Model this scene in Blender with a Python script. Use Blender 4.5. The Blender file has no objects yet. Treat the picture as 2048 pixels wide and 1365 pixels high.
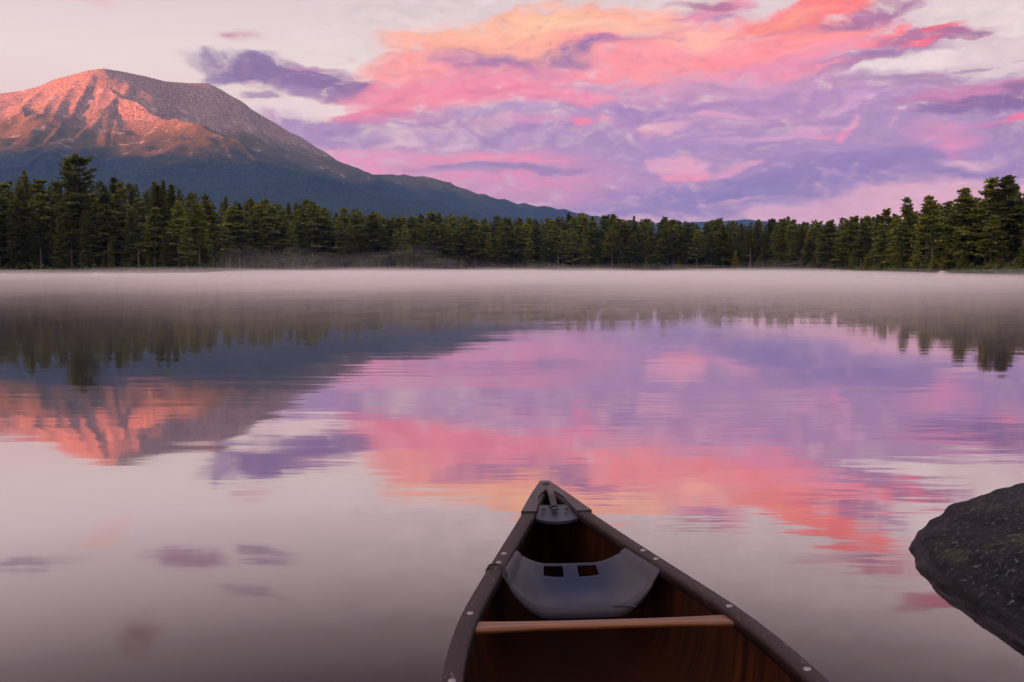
import bpy, bmesh, math, random
import numpy as np
from mathutils import Vector

S = bpy.context.scene
COL = S.collection
random.seed(7)
RNG = np.random.default_rng(7)
R = math.radians

# ------------------------------------------------------------------ camera
CAM_Z = 1.5
cam = bpy.data.cameras.new('camera')
cam.sensor_width = 36.0
cam.lens = 33.4
cam.clip_start = 0.05
cam.clip_end = 60000
co = bpy.data.objects.new('camera', cam)
COL.objects.link(co)
co.location = (0, 0, CAM_Z)
co.rotation_euler = (R(90 - 4.35), 0, 0)
S.camera = co

# ------------------------------------------------------------------ view + sampling
S.view_settings.view_transform = 'Standard'
S.view_settings.look = 'None'
S.view_settings.exposure = 2.5
S.view_settings.gamma = 1.0
S.view_settings.use_curve_mapping = False
S.render.engine = 'CYCLES'
cy = S.cycles
cy.max_bounces = 6
cy.diffuse_bounces = 4
cy.glossy_bounces = 3
cy.transmission_bounces = 2
cy.volume_bounces = 4
cy.transparent_max_bounces = 4
cy.caustics_reflective = False
cy.caustics_refractive = False
cy.use_denoising = True

# ------------------------------------------------------------------ sun: low, red, from the left and a little behind
SUN_AZ, SUN_EL = -130.0, 2.6           # degrees, azimuth clockwise from +Y
sd = Vector((math.sin(R(SUN_AZ)) * math.cos(R(SUN_EL)), math.cos(R(SUN_AZ)) * math.cos(R(SUN_EL)), math.sin(R(SUN_EL))))
sl = bpy.data.lights.new('sun', 'SUN')
sl.energy = 4.6
sl.angle = R(0.6)
sl.color = (1.0, 0.22, 0.085)
so = bpy.data.objects.new('sun', sl)
COL.objects.link(so)
so.rotation_euler = sd.to_track_quat('Z', 'Y').to_euler()


def lin(c):
    return tuple(((v / 255) / 12.92 if v <= 10 else (((v / 255) + .055) / 1.055) ** 2.4) for v in c)


class NT:
    """small helper to write node trees"""
    def __init__(self, tree):
        self.t = tree
        self.n = tree.nodes
        self.l = tree.links

    def add(self, typ, **kw):
        n = self.n.new(typ)
        for k, v in kw.items():
            setattr(n, k, v)
        return n

    def put(self, sock, v):
        if isinstance(v, bpy.types.NodeSocket):
            self.l.new(v, sock)
        else:
            if sock.type == 'RGBA' and hasattr(v, '__len__') and len(v) == 3:
                v = (*v, 1)
            sock.default_value = v

    def math(self, op, a, b=0.0, c=0.0, clamp=False):
        n = self.add('ShaderNodeMath', operation=op, use_clamp=clamp)
        self.put(n.inputs[0], a)
        self.put(n.inputs[1], b)
        if len(n.inputs) > 2:
            self.put(n.inputs[2], c)
        return n.outputs[0]

    def vmath(self, op, a, b=None, scale=None):
        n = self.add('ShaderNodeVectorMath', operation=op)
        self.put(n.inputs[0], a)
        if b is not None:
            self.put(n.inputs[1], b)
        if scale is not None:
            self.put(n.inputs['Scale'], scale)
        return n.outputs[0]

    def mix(self, f, a, b, blend='MIX'):
        n = self.add('ShaderNodeMix', data_type='RGBA', blend_type=blend)
        self.put(n.inputs[0], f)
        self.put(n.inputs[6], a)
        self.put(n.inputs[7], b)
        return n.outputs[2]

    def smooth(self, v, lo, hi, a=0.0, b=1.0):
        n = self.add('ShaderNodeMapRange', interpolation_type='SMOOTHSTEP')
        self.put(n.inputs[0], v)
        for i, x in ((1, lo), (2, hi), (3, a), (4, b)):
            self.put(n.inputs[i], x)
        return n.outputs[0]

    def noise(self, vec, scale, detail=4, rough=.5, dims='3D', color=False, dist=0.0):
        n = self.add('ShaderNodeTexNoise', noise_dimensions=dims)
        if vec is not None:
            self.put(n.inputs['Vector'], vec)
        n.inputs['Scale'].default_value = scale
        n.inputs['Detail'].default_value = detail
        n.inputs['Roughness'].default_value = rough
        n.inputs['Distortion'].default_value = dist
        return n.outputs['Color' if color else 'Fac']

    def ramp(self, f, stops):
        n = self.add('ShaderNodeValToRGB')
        el = n.color_ramp.elements
        while len(el) < len(stops):
            el.new(0.5)
        for e, (p, c) in zip(el, stops):
            e.position = p
            e.color = (*c, 1)
        self.put(n.inputs[0], f)
        return n.outputs[0]

    def mapping(self, vec, loc=(0, 0, 0), rot=(0, 0, 0), scale=(1, 1, 1), kind='POINT'):
        n = self.add('ShaderNodeMapping', vector_type=kind)
        self.put(n.inputs[0], vec)
        n.inputs[1].default_value = loc
        n.inputs[2].default_value = rot
        n.inputs[3].default_value = scale
        return n.outputs[0]


# ------------------------------------------------------------------ world: dusk sky with lit cloud banks
# each bank: azimuth, elevation, half width, half height (degrees), tilt, colour, cover, softness
CLOUDS = [
    (4.64, 6.43, 19.17, 5.11, 0, (188, 146, 190), 0.95, 0.6),
    (20.66, 7.4, 14.74, 5.63, 0, (180, 138, 186), 0.95, 0.5),
    (32.47, 6.92, 8.94, 4.81, 0, (172, 130, 178), 0.9, 0.6),
    (12.42, 11.05, 14.93, 3.24, 4, (205, 150, 180), 0.9, 0.5),
    (-1.91, 5.57, 12.65, 2.11, -3, (238, 152, 178), 0.95, 0.9),
    (-8.41, 6.38, 6.49, 1.34, -14, (238, 158, 182), 0.9, 0.9),
    (-0.42, 6.68, 6.94, 0.78, 0, (250, 150, 165), 0.8, 0.8),
    (-4.89, 4.09, 9.88, 1.2, 0, (215, 160, 190), 0.7, 0.9),
    (13.38, 4.43, 11.98, 1.52, 4, (148, 126, 182), 0.95, 0.7),
    (8.2, 3.48, 9.45, 0.95, 0, (172, 142, 190), 0.8, 0.8),
    (20.96, 5.76, 8.65, 1.41, 4, (150, 120, 178), 0.9, 0.7),
    (15.6, 5.51, 5.59, 0.99, 4, (146, 120, 176), 0.8, 0.8),
    (9.04, 7.23, 9.7, 1.19, 0, (176, 136, 188), 0.7, 0.9),
    (13.29, 9.5, 10.26, 1.17, 4, (178, 138, 188), 0.8, 0.9),
    (6.68, 9.04, 7.73, 1.14, 0, (170, 130, 184), 0.8, 0.8),
    (24.57, 3.6, 10.45, 1.42, 5, (236, 182, 192), 0.98, 0.35),
    (17.84, 3.12, 4.91, 0.69, 6, (226, 176, 192), 0.9, 0.5),
    (13.95, 3.93, 1.7, 0.26, 0, (222, 170, 190), 0.7, 0.8),
    (24.63, 5.82, 2.11, 0.36, 3, (232, 186, 196), 0.9, 0.6),
    (25.74, 5.29, 2.92, 0.43, 2, (140, 112, 170), 0.6, 0.8),
    (-1.89, 11.3, 9.94, 2.26, 10, (238, 150, 165), 0.98, 0.4),
    (-4.55, 12.11, 6.89, 1.26, 14, (250, 165, 155), 0.95, 0.5),
    (1.95, 13.37, 9.94, 1.66, 3, (252, 178, 150), 0.98, 0.3),
    (1.06, 13.84, 6.93, 0.9, 2, (252, 206, 158), 0.75, 0.7),
    (5.18, 13.68, 5.38, 0.72, -4, (252, 200, 172), 0.7, 0.8),
    (-1.89, 13.46, 3.31, 0.66, 12, (252, 184, 156), 0.7, 0.8),
    (6.65, 12.67, 5.95, 0.66, -2, (250, 152, 150), 0.9, 0.6),
    (-7.18, 12.11, 3.26, 0.78, 14, (248, 160, 150), 0.8, 0.7),
    (-7.78, 10.09, 3.55, 1.19, -4, (236, 140, 155), 0.9, 0.5),
    (-3.67, 10.3, 6.01, 1.02, 0, (244, 146, 156), 0.9, 0.5),
    (0.77, 10.18, 5.73, 0.9, -3, (240, 140, 160), 0.9, 0.5),
    (-8.37, 9.09, 1.77, 0.78, 0, (240, 134, 150), 0.95, 0.4),
    (-6.91, 9.49, 1.63, 0.6, 0, (232, 132, 150), 0.8, 0.5),
    (4.17, 10.16, 2.7, 0.54, -4, (244, 150, 170), 0.85, 0.5),
    (5.94, 10.19, 1.19, 0.27, -10, (246, 160, 170), 0.8, 0.5),
    (4.03, 9.73, 0.72, 0.42, 60, (244, 145, 165), 0.7, 0.5),
    (7.82, 11.76, 5.03, 0.78, 3, (254, 150, 148), 0.95, 0.5),
    (-1.15, 11.97, 4.52, 0.72, -6, (172, 118, 164), 0.9, 0.7),
    (-3.07, 11.9, 2.1, 0.48, -4, (176, 120, 162), 0.7, 0.8),
    (4.89, 12.65, 4.49, 0.45, 4, (158, 115, 165), 0.95, 0.6),
    (2.84, 12.13, 2.71, 0.42, -2, (170, 122, 168), 0.8, 0.7),
    (-4.27, 8.74, 6.0, 0.84, 0, (182, 134, 180), 0.8, 0.7),
    (-0.42, 8.99, 3.92, 0.42, 3, (196, 160, 200), 0.7, 0.7),
    (1.66, 8.47, 5.42, 0.36, 0, (232, 150, 180), 0.6, 0.8),
    (1.07, 8.13, 5.12, 0.36, 2, (170, 128, 178), 0.7, 0.8),
    (3.59, 8.46, 0.72, 0.24, 0, (244, 140, 160), 0.9, 0.5),
    (4.8, 8.7, 0.66, 0.27, 0, (246, 150, 166), 0.9, 0.5),
    (-13.49, 11.0, 5.41, 1.0, -4, (140, 112, 154), 0.98, 0.35),
    (-14.87, 11.21, 1.97, 0.58, 0, (134, 108, 152), 0.8, 0.5),
    (-17.07, 10.82, 1.65, 0.35, 4, (150, 122, 160), 0.8, 0.5),
    (-11.8, 10.8, 3.17, 0.77, -6, (138, 106, 154), 0.9, 0.6),
    (-11.24, 10.13, 2.9, 0.41, -4, (160, 120, 165), 0.8, 0.6),
    (-11.79, 11.57, 1.73, 0.29, 0, (190, 135, 165), 0.7, 0.6),
    (-12.67, 9.25, 4.87, 0.59, 3, (240, 218, 214), 0.95, 0.4),
    (-10.11, 9.41, 2.04, 0.36, 4, (244, 222, 214), 0.9, 0.5),
    (-14.62, 9.86, 1.69, 0.29, 0, (165, 132, 165), 0.8, 0.5),
    (-11.81, 10.17, 2.02, 0.27, 0, (176, 140, 172), 0.7, 0.6),
    (-11.27, 7.98, 4.93, 0.89, -8, (180, 142, 186), 0.95, 0.5),
    (-9.54, 8.36, 2.64, 0.54, 0, (172, 134, 182), 0.8, 0.7),
    (-14.09, 8.64, 1.13, 0.41, -30, (205, 160, 185), 0.6, 0.8),
    (-0.72, 5.96, 5.73, 0.36, 0, (168, 132, 178), 0.95, 0.4),
    (-2.8, 5.72, 3.61, 0.3, 0, (186, 150, 190), 0.7, 0.6),
    (-1.91, 5.46, 1.51, 0.33, 0, (178, 148, 190), 0.7, 0.6),
    (13.23, 12.5, 8.55, 1.94, 8, (250, 160, 158), 0.98, 0.4),
    (12.1, 13.09, 4.6, 0.65, 6, (254, 190, 165), 0.85, 0.7),
    (17.07, 12.81, 4.67, 1.04, 12, (252, 152, 145), 0.95, 0.5),
    (18.11, 14.32, 5.15, 0.92, 10, (246, 130, 122), 0.98, 0.35),
    (16.23, 14.05, 2.49, 0.46, 14, (250, 160, 135), 0.8, 0.6),
    (19.7, 13.58, 3.46, 0.57, 8, (170, 115, 145), 0.95, 0.4),
    (20.77, 12.51, 1.97, 0.42, 16, (252, 125, 115), 0.98, 0.4),
    (15.43, 13.36, 3.63, 0.23, 8, (214, 130, 150), 0.6, 0.7),
    (17.63, 11.99, 5.46, 0.57, 10, (246, 150, 165), 0.8, 0.6),
    (20.28, 11.46, 4.49, 0.56, 10, (170, 122, 166), 0.95, 0.5),
    (15.48, 11.18, 5.59, 0.52, 2, (236, 150, 172), 0.8, 0.6),
    (17.11, 11.09, 3.02, 0.29, 6, (242, 152, 165), 0.7, 0.6),
    (11.84, 11.89, 5.77, 0.59, 4, (252, 150, 150), 0.9, 0.6),
    (23.3, 12.4, 3.28, 0.55, 3, (172, 110, 140), 0.98, 0.3),
    (24.4, 12.85, 1.74, 0.27, 6, (226, 110, 120), 0.95, 0.4),
    (23.06, 12.09, 1.52, 0.25, 10, (236, 115, 125), 0.9, 0.5),
    (25.39, 12.15, 1.22, 0.22, 8, (150, 105, 138), 0.9, 0.4),
    (11.51, 14.43, 3.18, 0.65, 10, (226, 150, 170), 0.98, 0.35),
    (12.35, 14.75, 1.72, 0.35, 12, (240, 160, 170), 0.8, 0.6),
    (12.08, 14.08, 1.73, 0.27, 6, (190, 145, 175), 0.8, 0.6),
    (9.52, 14.36, 1.17, 0.27, 4, (190, 150, 170), 0.8, 0.5),
    (23.09, 11.14, 3.8, 0.5, 6, (240, 222, 218), 0.98, 0.3),
    (26.27, 10.92, 2.65, 1.08, 0, (226, 205, 203), 0.98, 0.35),
    (25.32, 10.5, 1.47, 0.24, 3, (170, 130, 160), 0.7, 0.5),
    (20.83, 10.59, 2.88, 0.39, 4, (190, 150, 182), 0.8, 0.6),
    (24.37, 9.94, 3.48, 0.44, -12, (176, 134, 168), 0.8, 0.5),
    (25.85, 9.18, 3.88, 0.7, 6, (200, 130, 164), 0.95, 0.4),
    (26.11, 8.7, 4.11, 0.59, 4, (138, 98, 150), 0.98, 0.45),
    (27.97, 9.14, 2.1, 0.53, -8, (140, 98, 142), 0.9, 0.5),
    (24.42, 8.46, 2.24, 0.27, 8, (146, 106, 160), 0.8, 0.6),
    (27.67, 7.87, 1.18, 0.37, 10, (250, 120, 142), 0.95, 0.5),
    (26.62, 7.59, 1.2, 0.24, 10, (225, 128, 160), 0.6, 0.7),
    (9.17, 8.37, 1.76, 0.51, 0, (232, 176, 190), 0.95, 0.5),
    (8.88, 8.49, 1.0, 0.27, 0, (244, 196, 196), 0.8, 0.6),
    (12.17, 8.93, 2.59, 0.27, 3, (222, 160, 190), 0.8, 0.7),
    (15.55, 7.67, 4.47, 0.35, 6, (220, 165, 195), 0.8, 0.6),
    (16.64, 8.12, 3.04, 0.26, 3, (226, 170, 192), 0.7, 0.7),
    (19.29, 9.35, 2.41, 0.4, 12, (206, 158, 192), 0.8, 0.6),
    (20.99, 9.39, 0.63, 0.25, 10, (226, 180, 200), 0.8, 0.6),
    (19.04, 8.96, 2.95, 0.23, 0, (214, 168, 198), 0.7, 0.6),
    (19.07, 7.85, 0.81, 0.46, 40, (246, 150, 180), 0.8, 0.5),
    (17.73, 7.75, 1.64, 0.17, 3, (244, 155, 180), 0.7, 0.6),
    (24.22, 7.08, 2.25, 1.1, 0, (220, 145, 178), 0.85, 0.8),
    (23.99, 6.43, 1.13, 0.55, 20, (232, 140, 172), 0.7, 0.8),
    (9.92, 6.36, 1.75, 0.59, 0, (236, 172, 188), 0.98, 0.4),
    (10.36, 5.63, 1.22, 0.47, 8, (244, 160, 178), 0.98, 0.4),
    (9.04, 6.6, 1.06, 0.3, 0, (226, 170, 192), 0.8, 0.5),
    (12.22, 5.79, 1.44, 0.32, 8, (226, 160, 190), 0.85, 0.5),
    (13.3, 6.0, 0.74, 0.23, 10, (234, 168, 190), 0.8, 0.5),
    (11.64, 6.61, 1.73, 0.3, 0, (200, 150, 188), 0.7, 0.7),
    (15.31, 5.94, 3.36, 0.52, 4, (178, 134, 184), 0.6, 0.9),
    (-23.57, 13.98, 1.26, 0.39, 0, (232, 190, 190), 0.6, 0.9),
    (-9.78, 12.33, 0.76, 0.18, 0, (222, 175, 180), 0.5, 0.9),
    (27.66, 11.14, 0.94, 0.13, 12, (196, 160, 170), 0.6, 0.6),
    (-15.87, 12.9, 1.33, 0.42, 0, (200, 130, 140), 0.55, 0.7),
    (-19.35, 15.98, 3.32, 0.6, 8, (150, 105, 130), 0.75, 0.6),
    (-14.56, 16.01, 2.11, 0.54, 12, (150, 112, 140), 0.7, 0.6),
    (-23.7, 14.54, 1.81, 0.48, 0, (240, 180, 150), 0.7, 0.9),
    (-26.15, 15.63, 3.32, 0.3, 0, (190, 140, 150), 0.5, 0.8),
    (-15.77, 18.63, 2.41, 0.36, 14, (140, 100, 125), 0.6, 0.7),
    (-21.91, 20.31, 1.66, 0.9, 0, (150, 60, 75), 0.75, 0.9),
    (-27.4, 15.99, 3.62, 0.42, 0, (110, 90, 120), 0.6, 0.8),
    (11.38, 14.72, 3.62, 0.36, -4, (170, 110, 135), 0.8, 0.5),
    (21.32, 16.47, 4.82, 0.84, -6, (205, 120, 135), 0.75, 0.6),
    (20.49, 16.01, 1.81, 0.6, 0, (150, 110, 140), 0.7, 0.6),
    (26.03, 17.73, 3.92, 0.66, -20, (190, 90, 105), 0.8, 0.5),
]

W = bpy.data.worlds.new('World')
S.world = W
W.use_nodes = True
W.node_tree.nodes.clear()
q = NT(W.node_tree)
out = q.add('ShaderNodeOutputWorld')
bg = q.add('ShaderNodeBackground')
bg.inputs['Strength'].default_value = 0.05
q.l.new(bg.outputs[0], out.inputs[0])
tc = q.add('ShaderNodeTexCoord')
D = tc.outputs['Generated']
sep = q.add('ShaderNodeSeparateXYZ')
q.l.new(D, sep.inputs[0])
az = q.math('MULTIPLY', q.math('ARCTAN2', sep.outputs[0], sep.outputs[1]), 57.29578)
el = q.math('MULTIPLY', q.math('ARCSINE', sep.outputs[2]), 57.29578)
cb = q.add('ShaderNodeCombineXYZ')
q.l.new(az, cb.inputs[0])
q.l.new(el, cb.inputs[1])
P = cb.outputs[0]
# billowing warp of the direction, longer sideways than upward
stretch = q.mapping(P, scale=(0.16, 0.42, 1))
w1 = q.vmath('MULTIPLY', q.vmath('SUBTRACT', q.noise(stretch, 1.0, 2, .45, color=True), (.5, .5, .5)), (5.5, 2.2, 0))
w2 = q.vmath('MULTIPLY', q.vmath('SUBTRACT', q.noise(q.mapping(P, scale=(0.8, 1.5, 1)), 1.0, 5, .62, color=True), (.5, .5, .5)), (1.3, .75, 0))
PW = q.vmath('ADD', q.vmath('ADD', P, w1), w2)
fine = q.math('SUBTRACT', q.noise(q.mapping(PW, scale=(0.7, 1.7, 1)), 1.0, 7, .64), .5)
sky = q.add('ShaderNodeTexSky', sky_type='NISHITA', sun_disc=False)
sky.sun_elevation = R(SUN_EL)
sky.sun_rotation = R(SUN_AZ)
e01 = q.math('DIVIDE', el, 90.0, clamp=True)
clear = q.ramp(e01, [(0.0, lin((228, 176, 196))), (.05, lin((238, 186, 198))), (.09, lin((246, 212, 202))), (.13, lin((243, 223, 213))),
                     (.165, lin((228, 208, 206))), (.25, lin((224, 200, 202))), (.4, lin((230, 210, 216))), (1.0, lin((224, 215, 236)))])
base = q.mix(.05, q.vmath('SCALE', clear, scale=3.95), sky.outputs[0])
# afterglow round the sinking sun
dn = q.add('ShaderNodeVectorMath', operation='DOT_PRODUCT')
q.l.new(D, dn.inputs[0])
dn.inputs[1].default_value = tuple(sd)
glow = q.math('POWER', q.math('MAXIMUM', dn.outputs['Value'], 0.0), 2.2)
base = q.vmath('ADD', base, q.vmath('SCALE', (10.5, 6.4, 4.4), scale=glow))
c = base
ragged = q.math('MULTIPLY_ADD', fine, 3.2, 1.0)
for (a, e, rx, ry, rot, rgb, op, soft) in CLOUDS:
    v = q.mapping(PW, (a, e, 0), (0, 0, R(rot)), (rx * 1.12, ry * 1.12, 1), 'TEXTURE')
    g = q.add('ShaderNodeTexGradient', gradient_type='SPHERICAL')
    q.l.new(v, g.inputs[0])
    k = q.math('MULTIPLY', ragged, g.outputs['Fac'])
    m = q.smooth(k, 0.03, 0.12 + soft * 1.15, 0, op)
    # no cover where the bank itself has none
    lc = lin(rgb)
    lm = .3 * lc[0] + .5 * lc[1] + .2 * lc[2]
    lc = [max(0.0, lm + (x - lm) * (1.15 if rgb[0] > rgb[2] + 12 else 1.0)) * (1.04 if rgb[0] > rgb[2] + 12 else .93) for x in lc]
    c = q.mix(m, c, tuple(3.85 * x for x in lc))
# broken light and shade inside the cloud deck
mot = q.noise(q.mapping(PW, scale=(0.30, 1.0, 1)), 1.0, 6, .6)
deck = q.smooth(az, -16, -6)
mot = q.math('MULTIPLY', q.math('SUBTRACT', mot, .5), deck)
wisp = q.math('MULTIPLY', q.math('SUBTRACT', q.noise(q.mapping(PW, scale=(.8, 3.0, 1)), 1.0, 8, .68, dist=.6), .5), deck)
mot = q.math('ADD', q.math('MULTIPLY_ADD', mot, .36, 1.0), q.math('MULTIPLY', wisp, .50))
# billows: tops catch the light, undersides fall into mauve
dif = q.vmath('SUBTRACT', c, base)
ln = q.add('ShaderNodeVectorMath', operation='LENGTH')
q.l.new(dif, ln.inputs[0])
cloudy = q.smooth(ln.outputs['Value'], .25, 1.1)
B1 = q.mapping(PW, scale=(.62, 1.25, 1))
B2 = q.mapping(PW, (.10, -.32, 0), scale=(.62, 1.25, 1))
em = q.math('SUBTRACT', q.noise(B1, 1.0, 8, .66), q.noise(B2, 1.0, 8, .66))
em = q.math('MULTIPLY', em, q.math('MULTIPLY', cloudy, q.smooth(el, 4.5, 9.5, .45, 1.0)))
c = q.mix(q.math('MULTIPLY', q.smooth(em, .01, .26), .40), c, tuple(3.85 * x for x in lin((255, 186, 186))))
c = q.mix(q.math('MULTIPLY', q.smooth(em, -.01, -.28), .38), c, tuple(3.85 * x for x in lin((146, 104, 158))))
cc = q.vmath('SCALE', c, scale=mot)
q.l.new(cc, bg.inputs[0])
W.cycles.sampling_method = 'MANUAL'
W.cycles.sample_map_resolution = 1024


# ------------------------------------------------------------------ helpers
def tag(o, label=None, cat=None, group=None, kind=None):
    if label:
        o['label'] = label
    if cat:
        o['category'] = cat
    if group:
        o['group'] = group
    if kind:
        o['kind'] = kind
    return o


def link(name, me, mat=None, parent=None):
    o = bpy.data.objects.new(name, me)
    COL.objects.link(o)
    for m in (mat if isinstance(mat, (list, tuple)) else [mat]):
        if m:
            me.materials.append(m)
    if parent:
        o.parent = parent
    return o


def empty(name, loc=(0, 0, 0), rz=0):
    o = bpy.data.objects.new(name, None)
    COL.objects.link(o)
    o.location = loc
    o.rotation_euler.z = rz
    o.empty_display_size = .2
    return o


def mesh(name, V, F, smooth=False):
    me = bpy.data.meshes.new(name)
    V = np.asarray(V, np.float32)
    F = np.asarray(F, np.int32)
    me.vertices.add(len(V))
    me.vertices.foreach_set('co', V.ravel())
    k = F.shape[1]
    me.loops.add(F.size)
    me.loops.foreach_set('vertex_index', F.ravel())
    me.polygons.add(len(F))
    me.polygons.foreach_set('loop_start', np.arange(0, F.size, k, dtype=np.int32))
    if smooth:
        me.polygons.foreach_set('use_smooth', np.ones(len(F), bool))
    me.update(calc_edges=True)
    me.validate()
    return me


def grid_faces(nu, nv, wrap=False):
    i, j = np.meshgrid(np.arange(nu - (0 if wrap else 1)), np.arange(nv - 1), indexing='ij')
    i2 = (i + 1) % nu
    return np.stack([i * nv + j, i2 * nv + j, i2 * nv + j + 1, i * nv + j + 1], -1).reshape(-1, 4)


def hash3(ix, iy, iz):
    h = (ix.astype(np.int64) * 374761393 + iy.astype(np.int64) * 668265263 + iz.astype(np.int64) * 2147483647) & 0xffffffff
    h = ((h ^ (h >> 13)) * 1274126177) & 0xffffffff
    h = h ^ (h >> 16)
    return (h & 0xffff) / 65535.0 * 2 - 1


def vnoise(x, y, z=None):
    z = np.zeros_like(x) if z is None else z
    fx, fy, fz = np.floor(x), np.floor(y), np.floor(z)
    ux, uy, uz = x - fx, y - fy, z - fz
    ux, uy, uz = [u * u * u * (u * (u * 6 - 15) + 10) for u in (ux, uy, uz)]
    r = 0
    for dx in (0, 1):
        for dy in (0, 1):
            for dz in (0, 1):
                wgt = (ux if dx else 1 - ux) * (uy if dy else 1 - uy) * (uz if dz else 1 - uz)
                r = r + wgt * hash3(fx + dx, fy + dy, fz + dz)
    return r


def fbm(x, y, z=None, octv=5, gain=.5):
    s, a, f = 0, 1.0, 1.0
    for k in range(octv):
        s = s + a * vnoise(x * f + 17.3 * k, y * f - 9.1 * k, None if z is None else z * f + 3.7 * k)
        a *= gain
        f *= 2.03
    return s


def new_mat(name):
    m = bpy.data.materials.new(name)
    m.use_nodes = True
    m.node_tree.nodes.clear()
    n = NT(m.node_tree)
    o = n.add('ShaderNodeOutputMaterial')
    return m, n, o


def principled(n, o, color, rough=.6, metal=0.0, normal=None, spec=.5):
    b = n.add('ShaderNodeBsdfPrincipled')
    n.put(b.inputs['Base Color'], color)
    n.put(b.inputs['Roughness'], rough)
    n.put(b.inputs['Metallic'], metal)
    n.put(b.inputs['Specular IOR Level'], spec)
    if normal is not None:
        n.l.new(normal, b.inputs['Normal'])
    n.l.new(b.outputs[0], o.inputs[0])
    return b


def bump(n, h, strength=.5, dist=.02, normal=None):
    b = n.add('ShaderNodeBump')
    b.inputs['Strength'].default_value = strength
    b.inputs['Distance'].default_value = dist
    n.l.new(h, b.inputs['Height'])
    if normal is not None:
        n.l.new(normal, b.inputs['Normal'])
    return b.outputs[0]


def polar(a, d):
    a = np.radians(a)
    return np.sin(a) * d, np.cos(a) * d


# ------------------------------------------------------------------ survey of the place (azimuth in degrees from straight ahead)
SKYLINE = [(-27.92, 9.09), (-26.98, 9.3), (-26.03, 9.63), (-25.29, 10.04), (-24.31, 10.38), (-23.56, 10.64), (-22.86, 10.78), (-21.92, 10.69), (-20.78, 10.54), (-19.74, 10.34), (-18.55, 10.31), (-17.48, 10.37), (-16.81, 10.08), (-15.87, 9.47), (-14.92, 8.8), (-13.54, 7.91), (-12.42, 7.24), (-11.29, 6.56), (-10.15, 5.98), (-9.43, 5.68), (-8.71, 5.54), (-7.54, 5.56), (-6.65, 5.6), (-5.48, 5.52), (-4.59, 5.36), (-3.7, 5.01), (-2.51, 4.69), (-1.32, 4.37), (0.18, 4.02), (1.38, 3.81), (2.57, 3.69), (3.77, 3.42), (5.26, 3.12), (6.44, 2.91), (8.21, 2.72), (12.56, 2.8), (13.97, 2.9), (15.24, 2.74), (19.47, 2.42), (28.18, 2.0)]          # (azimuth, elevation) of the mountain's outline
SPUR = [(-22.86, 10.78, 6000), (-22.69, 9.67, 5850), (-22.21, 9.49, 5720), (-20.95, 9.04, 5560), (-19.79, 8.57, 5380), (-18.74, 8.17, 5220), (-17.94, 8.07, 5100), (-16.6, 7.63, 4950), (-15.51, 7.2, 4800), (-14.69, 6.24, 4550), (-14.02, 4.84, 4200), (-13.63, 2.84, 3600)]                # (azimuth, elevation, metres) down the spur to the right
BUTT = [(-22.21, 9.49, 5720), (-22.82, 8.74, 5600), (-23.34, 8.05, 5450), (-24.41, 7.33, 5250), (-25.9, 6.33, 4950), (-27.37, 5.09, 4500), (-29.04, 3.85, 4000)]                # down the buttress towards the left
TREELINE = [(-31.44, 4.89), (-29.45, 4.86), (-28.08, 4.74), (-27.02, 5.1), (-26.42, 5.0), (-25.58, 4.98), (-23.48, 5.06), (-22.47, 5.16), (-21.45, 4.87), (-20.41, 4.95), (-19.23, 4.66), (-17.22, 4.26), (-15.85, 4.07), (-14.74, 4.06), (-13.61, 3.99), (-11.9, 4.22), (-11.05, 3.68), (-10.19, 3.46), (-9.17, 3.76), (-8.44, 3.57), (-7.56, 3.25), (-6.67, 3.38), (-5.79, 3.26), (-4.75, 3.48), (-3.56, 3.3), (-1.92, 3.22), (-0.12, 3.13), (2.27, 3.19), (3.32, 3.48), (4.66, 3.18), (5.7, 3.38), (7.33, 3.11), (8.21, 3.16), (9.38, 3.15), (10.54, 2.93), (12.55, 3.0), (13.97, 2.84), (16.06, 2.98), (17.85, 2.87), (18.92, 3.05), (20.38, 3.19), (21.03, 3.26), (22.32, 3.45), (23.07, 3.62), (24.08, 3.7), (25.42, 3.98), (26.01, 4.36), (26.61, 4.46), (27.44, 4.48), (28.09, 4.41), (31.51, 4.26)]        # (azimuth, elevation) of the tree tops
SHORE = [(-42.16, 215), (-34.81, 269), (-31.65, 307), (-28.26, 296), (-23.39, 286), (-20.02, 277), (-18.0, 277), (-17.37, 331), (-16.91, 409), (-15.38, 430), (-9.65, 430), (-3.72, 452), (5.28, 452), (12.61, 430), (16.82, 409), (19.0, 358), (20.07, 307), (21.13, 277), (22.17, 253), (23.45, 239), (25.93, 226), (28.27, 220), (33.83, 191)]              # (azimuth, metres) of the water's edge
ROCKS = [(-28.08, 1.0), (-23.57, 1.5), (-23.32, 1.2), (-22.09, 0.9), (-21.83, 1.0), (-21.65, 0.6), (-20.31, 0.7), (-19.54, 0.6), (-18.36, 1.2), (-14.11, 1.6), (-5.76, 2.4), (-8.63, 1.2), (-4.92, 1.0), (-1.77, 1.4), (3.9, 1.7), (4.26, 1.0), (5.07, 2.0), (15.52, 1.2), (16.88, 1.0), (17.92, 2.2), (18.84, 2.2), (19.54, 2.8), (20.87, 1.1)]              # (azimuth, metres across) of the shore rocks
tl = np.array(TREELINE)
sh = np.array(SHORE)


def shore_d(a):
    return np.interp(a, sh[:, 0], sh[:, 1])


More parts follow.
